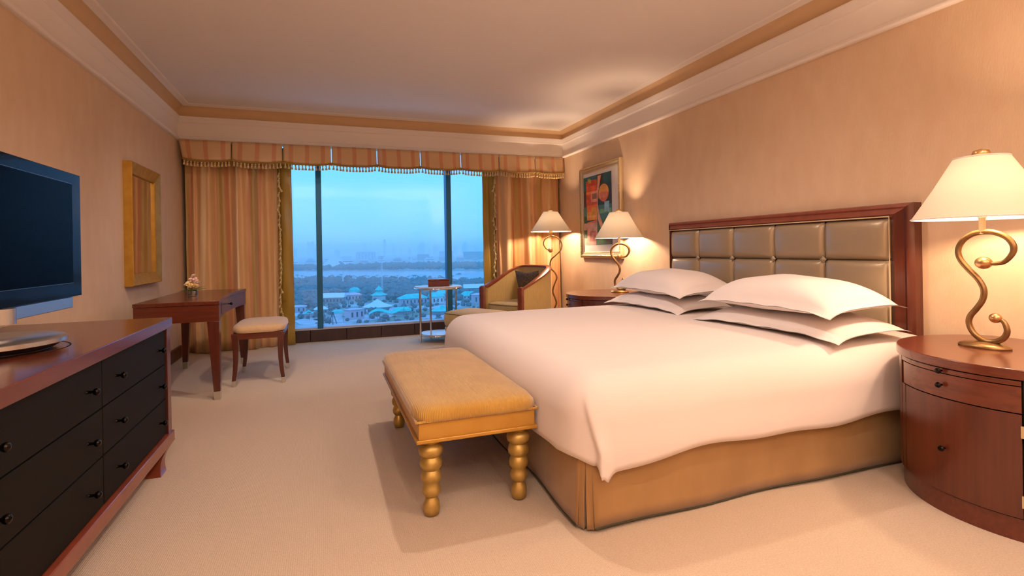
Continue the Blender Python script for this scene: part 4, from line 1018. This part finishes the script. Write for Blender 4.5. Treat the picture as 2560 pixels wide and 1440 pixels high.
# pavilions
def pavilion(label, x, y, w, d_, h, roof, rh, rm, wm, rz_=0.0, name='pavilion', n=4, over=1.15):
    t = thing(name, label, 'pavilion' if name == 'pavilion' else 'building', (x, y, GZ), rz_)
    if n == 4: MB().box(-w/2, w/2, -d_/2, d_/2, 0, h).build('wall', wm, t, smooth=0)
    else: MB().lathe([(w/2, 0), (w/2, h)], n, sy=d_/w).build('wall', wm, t, smooth=0)
    W, Dp = w/2*over, d_/2*over
    if roof == 'gable':
        v_ = [(-W, -Dp, h), (W, -Dp, h), (W, Dp, h), (-W, Dp, h), (-W, 0, h+rh), (W, 0, h+rh)]
        MB().add(v_, [(3, 2, 1, 0), (0, 1, 5, 4), (2, 3, 4, 5), (0, 4, 3), (1, 2, 5)]).build('roof', rm, t, smooth=0)
    elif roof == 'hip':
        q = W*0.45; v_ = [(-W, -Dp, h), (W, -Dp, h), (W, Dp, h), (-W, Dp, h), (-q, 0, h+rh), (q, 0, h+rh)]
        MB().add(v_, [(3, 2, 1, 0), (0, 1, 5, 4), (2, 3, 4, 5), (0, 4, 3), (1, 2, 5)]).build('roof', rm, t, smooth=0)
    elif roof == 'cone':
        MB().lathe([(W*1.08, h-0.3), (W*0.5, h+rh*0.42), (W*0.2, h+rh*0.75), (0.001, h+rh)], n if n > 4 else 12, sy=d_/w).build('roof', rm, t, smooth=0)
    elif roof == 'dome':
        MB().lathe([(W, h), (W*.9, h+rh*.5), (W*.55, h+rh*.86), (0.001, h+rh)], 14, sy=d_/w).build('roof', rm, t, smooth=0)
    k_ = 0
    for i in range(max(2, int(w/4))):
        xx = lerp(-w/2, w/2, (i+.5)/max(2, int(w/4)))
        if n == 4: MB().box(xx-0.8, xx+0.8, -d_/2-0.1, -d_/2+0.1, h*0.25, h*0.75).build('window', darkw, t, smooth=0)
    return t
pavilion('long shed with a pale gable roof, left in the window view', 10, 668, 24, 14, 7, 'gable', 5, white_m, greyw, -0.25)
pavilion('small turquoise domed pavilion beyond the pinkish park building', 37, 716, 13, 12, 9, 'dome', 6, teal_m, pinkw, 0, n=8)
pavilion('pinkish park building below the small turquoise dome', 31, 694, 24, 12, 7, 'hip', 3, pinkw, pinkw, 0.1, name='building')
pg = pavilion('two tiered turquoise pagoda roofed pavilion at the foot of the tall mast', 63, 662, 16, 16, 8, 'cone', 6, teal_m, white_m, 0, n=8, over=1.25)
MB().lathe([(3.4, 11), (3.4, 14), (5.0, 14), (1.6, 17.5), (0.01, 20)], 8).build('upper_roof', teal_m, pg, smooth=0)
pavilion('wide white conical marquee in the middle of the park', 53, 578, 26, 22, 2.4, 'cone', 8, white_m, pinkw, 0, n=12)
pavilion('long turquoise roofed hall right of the marquee', 96, 606, 30, 14, 7, 'hip', 5, teal_m, pinkw, 0.15)
pavilion('turquoise gabled hall end with a white front under the side table', 122, 600, 14, 12, 8, 'gable', 5, teal_m, white_m, 0.15)
pavilion('low round turquoise roof seen left of the chrome table leg', 71, 516, 17, 13, 3, 'dome', 4, teal_m, greyw, 0.2, n=10)
pavilion('turquoise roofed pavilion between the table legs in the view', 140, 640, 18, 14, 8, 'hip', 6, teal_m, pinkw, 0)
pavilion('pale turquoise marquee low between the table legs in the view', 106, 494, 20, 14, 4, 'cone', 5, teal_m, greyw, 0, n=10)
pavilion('white roofed hall near the right end of the window view', 196, 700, 26, 16, 9, 'gable', 5, white_m, greyw, -0.2)
pavilion('turquoise tent roof near the right end of the window view', 172, 640, 22, 14, 4, 'hip', 5, teal_m, white_m, -0.3)
pavilion('pinkish block near the right end of the window view', 166, 575, 14, 10, 10, 'hip', 2, pinkw, pinkw, 0.1, name='building')
pavilion('pale flat hall at the left edge of the window view', -28, 582, 18, 12, 6, 'hip', 1.5, pinkw, pinkw, 0.05, name='building')
pavilion('small turquoise hut in front of the left mullion', -15, 532, 9, 8, 4, 'cone', 3, teal_m, pinkw, 0, n=8)
pavilion('small white hut beside the left mullion', -4, 562, 12, 8, 4, 'hip', 3, white_m, greyw, 0.1)
pavilion('square pink building behind the dark tripod tower', 25, 498, 14, 12, 9, 'hip', 1, pinkw, pinkw, 0.4, name='building')
pavilion('turquoise water slide shelter beside the square pink building', 11, 522, 10, 9, 4, 'dome', 3, teal_m, white_m, 0.3, n=8)
# long curved turquoise canopy
cc = MB(); secs = []
for i in range(13):
    t_ = i/12; x = lerp(36, 70, t_); y = 470+26*t_+6*sin(pi*t_); z = GZ+6+2.2*sin(pi*t_*2.2)
    secs.append([(x-1, y-4.5, z), (x-1, y-4.5, z+.4), (x, y, z+2.2), (x+1, y+4.5, z+.4), (x+1, y+4.5, z)])
cn = thing('canopy', 'long curving turquoise canopy along the bottom of the window view', 'canopy', (0, 0, 0))
cc.loft(secs).build('roof', teal_m, cn, smooth=0)
for i in range(0, 13, 3): p = secs[i][2]; MB().tube([(p[0], p[1], GZ), (p[0], p[1], p[2])], 0.25, 6).build('post', greyw, cn)
# masts
def mast(label, x, y, h, arms, lattice=True):
    t = thing('mast', label, 'mast', (x, y, GZ))
    if lattice:
        w0, w1 = 2.4, 1.2
        for sx_ in (-1, 1):
            for sy_ in (-1, 1): MB().tube([(sx_*w0/2, sy_*w0/2, 0), (sx_*w1/2, sy_*w1/2, h)], 0.22, 5).build('upright', white_m, t)
        k_ = int(h/4)
        for i in range(k_):
            z0, z1 = h*i/k_, h*(i+1)/k_; a = lerp(w0, w1, i/k_)/2; b_ = lerp(w0, w1, (i+1)/k_)/2
            MB().tube([(-a, -a, z0), (b_, -b_, z1)], 0.10, 4).tube([(a, a, z0), (-b_, b_, z1)], 0.10, 4).tube([(-a, -a, z0), (a, -a, z0)], 0.10, 4).build('brace', white_m, t)
    else: MB().lathe([(1.2, 0), (0.6, h)], 8).build('column', white_m, t)
    for z, w in arms: MB().box(-w/2, w/2, -.3, .3, z-.3, z+.3).build('cross_arm', white_m, t)
mast('tall white lattice mast rising from behind the pagoda roof', 73, 723, 56, ((55, 10), (53, 5)))
mast('slim white cable car pylon on the near shore of the creek', 31, 983, 26, ((26, 9),), False)
tp = thing('tripod_tower', 'dark splayed tripod tower standing before the left mullion', 'tower', (6, 468, GZ))
for a in (0.5, 2.6, 4.7): MB().tube([(3.6*cos(a), 3.6*sin(a), 0), (0.5*cos(a), 0.5*sin(a), 9.5)], 0.35, 6).build('leg', darkw, tp)
MB().box(-0.9, 0.9, -.7, .7, 9.2, 10.6).build('cap', darkw, tp, smooth=0)
for i, x in enumerate((178, 182, 186, 190)):
    f_ = thing('flagpole', 'white flagpole in the row of four at the right of the view', 'flagpole', (x, 706, GZ), 0, 'row of flagpoles'); MB().tube([(0, 0, 0), (0, 0, 13)], 0.2, 6).build('pole', white_m, f_)
bt = thing('boat', 'small dark boat on the creek right of the right mullion', 'boat', (330, 1330, GZ-1.2), 0.3)
MB().loft([[(-9, 0, 1.6), (-9, 0, 1.61), (-9, 0.1, 1.61), (-9, .1, 1.6)], [(-5, -2, 0.4), (-5, -2.2, 1.6), (-5, 2.2, 1.6), (-5, 2, 0.4)], [(8, -2, 0.2), (8, -2.2, 1.6), (8, 2.2, 1.6), (8, 2, 0.2)]]).build('hull', darkw, bt, smooth=0)
MB().box(-1, 6, -1.5, 1.5, 1.6, 3.6).build('cabin', greyw, bt, smooth=0)
# across the water
py = thing('pyramid_building', 'pale pyramid shaped building on the far bank of the creek', 'building', (38, 2260, GZ), 0.5)
MB().add([(-44, -44, 0), (44, -44, 0), (44, 44, 0), (-44, 44, 0), (0, 0, 52)], [(0, 1, 4), (3, 0, 4), (2, 3, 4), (1, 2, 4), (3, 2, 1, 0)]).build('sail', white_m, py, smooth=0)
MB().add([(10, -45, 0), (38, -45, 0), (3, -6, 44), (10, -43, 0), (38, -43, 0), (3, -4, 43)], [(0, 1, 2), (5, 4, 3), (0, 3, 4, 1), (1, 4, 5, 2), (2, 5, 3, 0)]).build('dark_side', darkw, py, smooth=0)
ab = thing('apartment_block', 'long pale apartment block with striped bays across the creek', 'building', (302, 4150, GZ), -0.07)
MB().box(-72, 72, -12, 12, 0, 62).build('core', greyw, ab, smooth=0)
for i in range(6):
    x = -60+i*24
    for j in range(9): MB().box(x-8, x+8, -15, -12, 5+j*6, 8.4+j*6).build('balcony', white_m, ab, smooth=0)
for (lab, x, y, w, h) in (('dark slab block across the creek at the right curtain', 985, 3420, 190, 52), ('pale twin block across the creek right of the right mullion', 800, 3560, 95, 58), ('low grey block across the creek left of the right mullion', 640, 3560, 80, 40)):
    t = thing('office_block', lab, 'building', (x, y, GZ), -0.25); MB().box(-w/2, w/2, -15, 15, 0, h).build('wall', darkw if 'dark' in lab else greyw, t, smooth=0)
    for j in range(int(h/8)): MB().box(-w/2+2, w/2-2, -15.6, -15, 4+j*8, 7+j*8).build('window_band', white_m if 'pale' in lab else darkw, t, smooth=0)
rnd = random.Random(9)
for i in range(70):
    y = (3000, 3300, 3900, 4400, 4700)[i % 5]+rnd.uniform(-40, 40); x = y*(-0.10+0.43*((i//5)+0.5)/14); w = rnd.uniform(30, 80); h = rnd.uniform(8, 26)
    o = MB().box(-w/2, w/2, -12, 12, 0, h).box(-w/2+2, w/2-2, -12.5, -12, h*.4, h*.6, 1).build('low_building', [white_m if rnd.random() < .6 else greyw, darkw], None, (x, y, GZ), rnd.uniform(-.2, .2), smooth=0)
    tag(o, 'hazy low building in the pale band across the creek', 'building', 'hazy low buildings across the creek')
for i in range(34):
    y = rnd.uniform(7000, 9500); x = y*rnd.uniform(-0.10, 0.33); w = rnd.uniform(30, 70); h = rnd.uniform(90, 270)*(0.6 if rnd.random() < .5 else 1)
    o = MB().box(-w/2, w/2, -20, 20, 0, h*.9).box(-w/4, w/4, -10, 10, h*.9, h).build('skyline_tower', greyw, None, (x, y, GZ), rnd.uniform(-.4, .4), smooth=0)
    tag(o, 'faint tower fading into the haze on the horizon', 'building', 'hazy skyline towers')
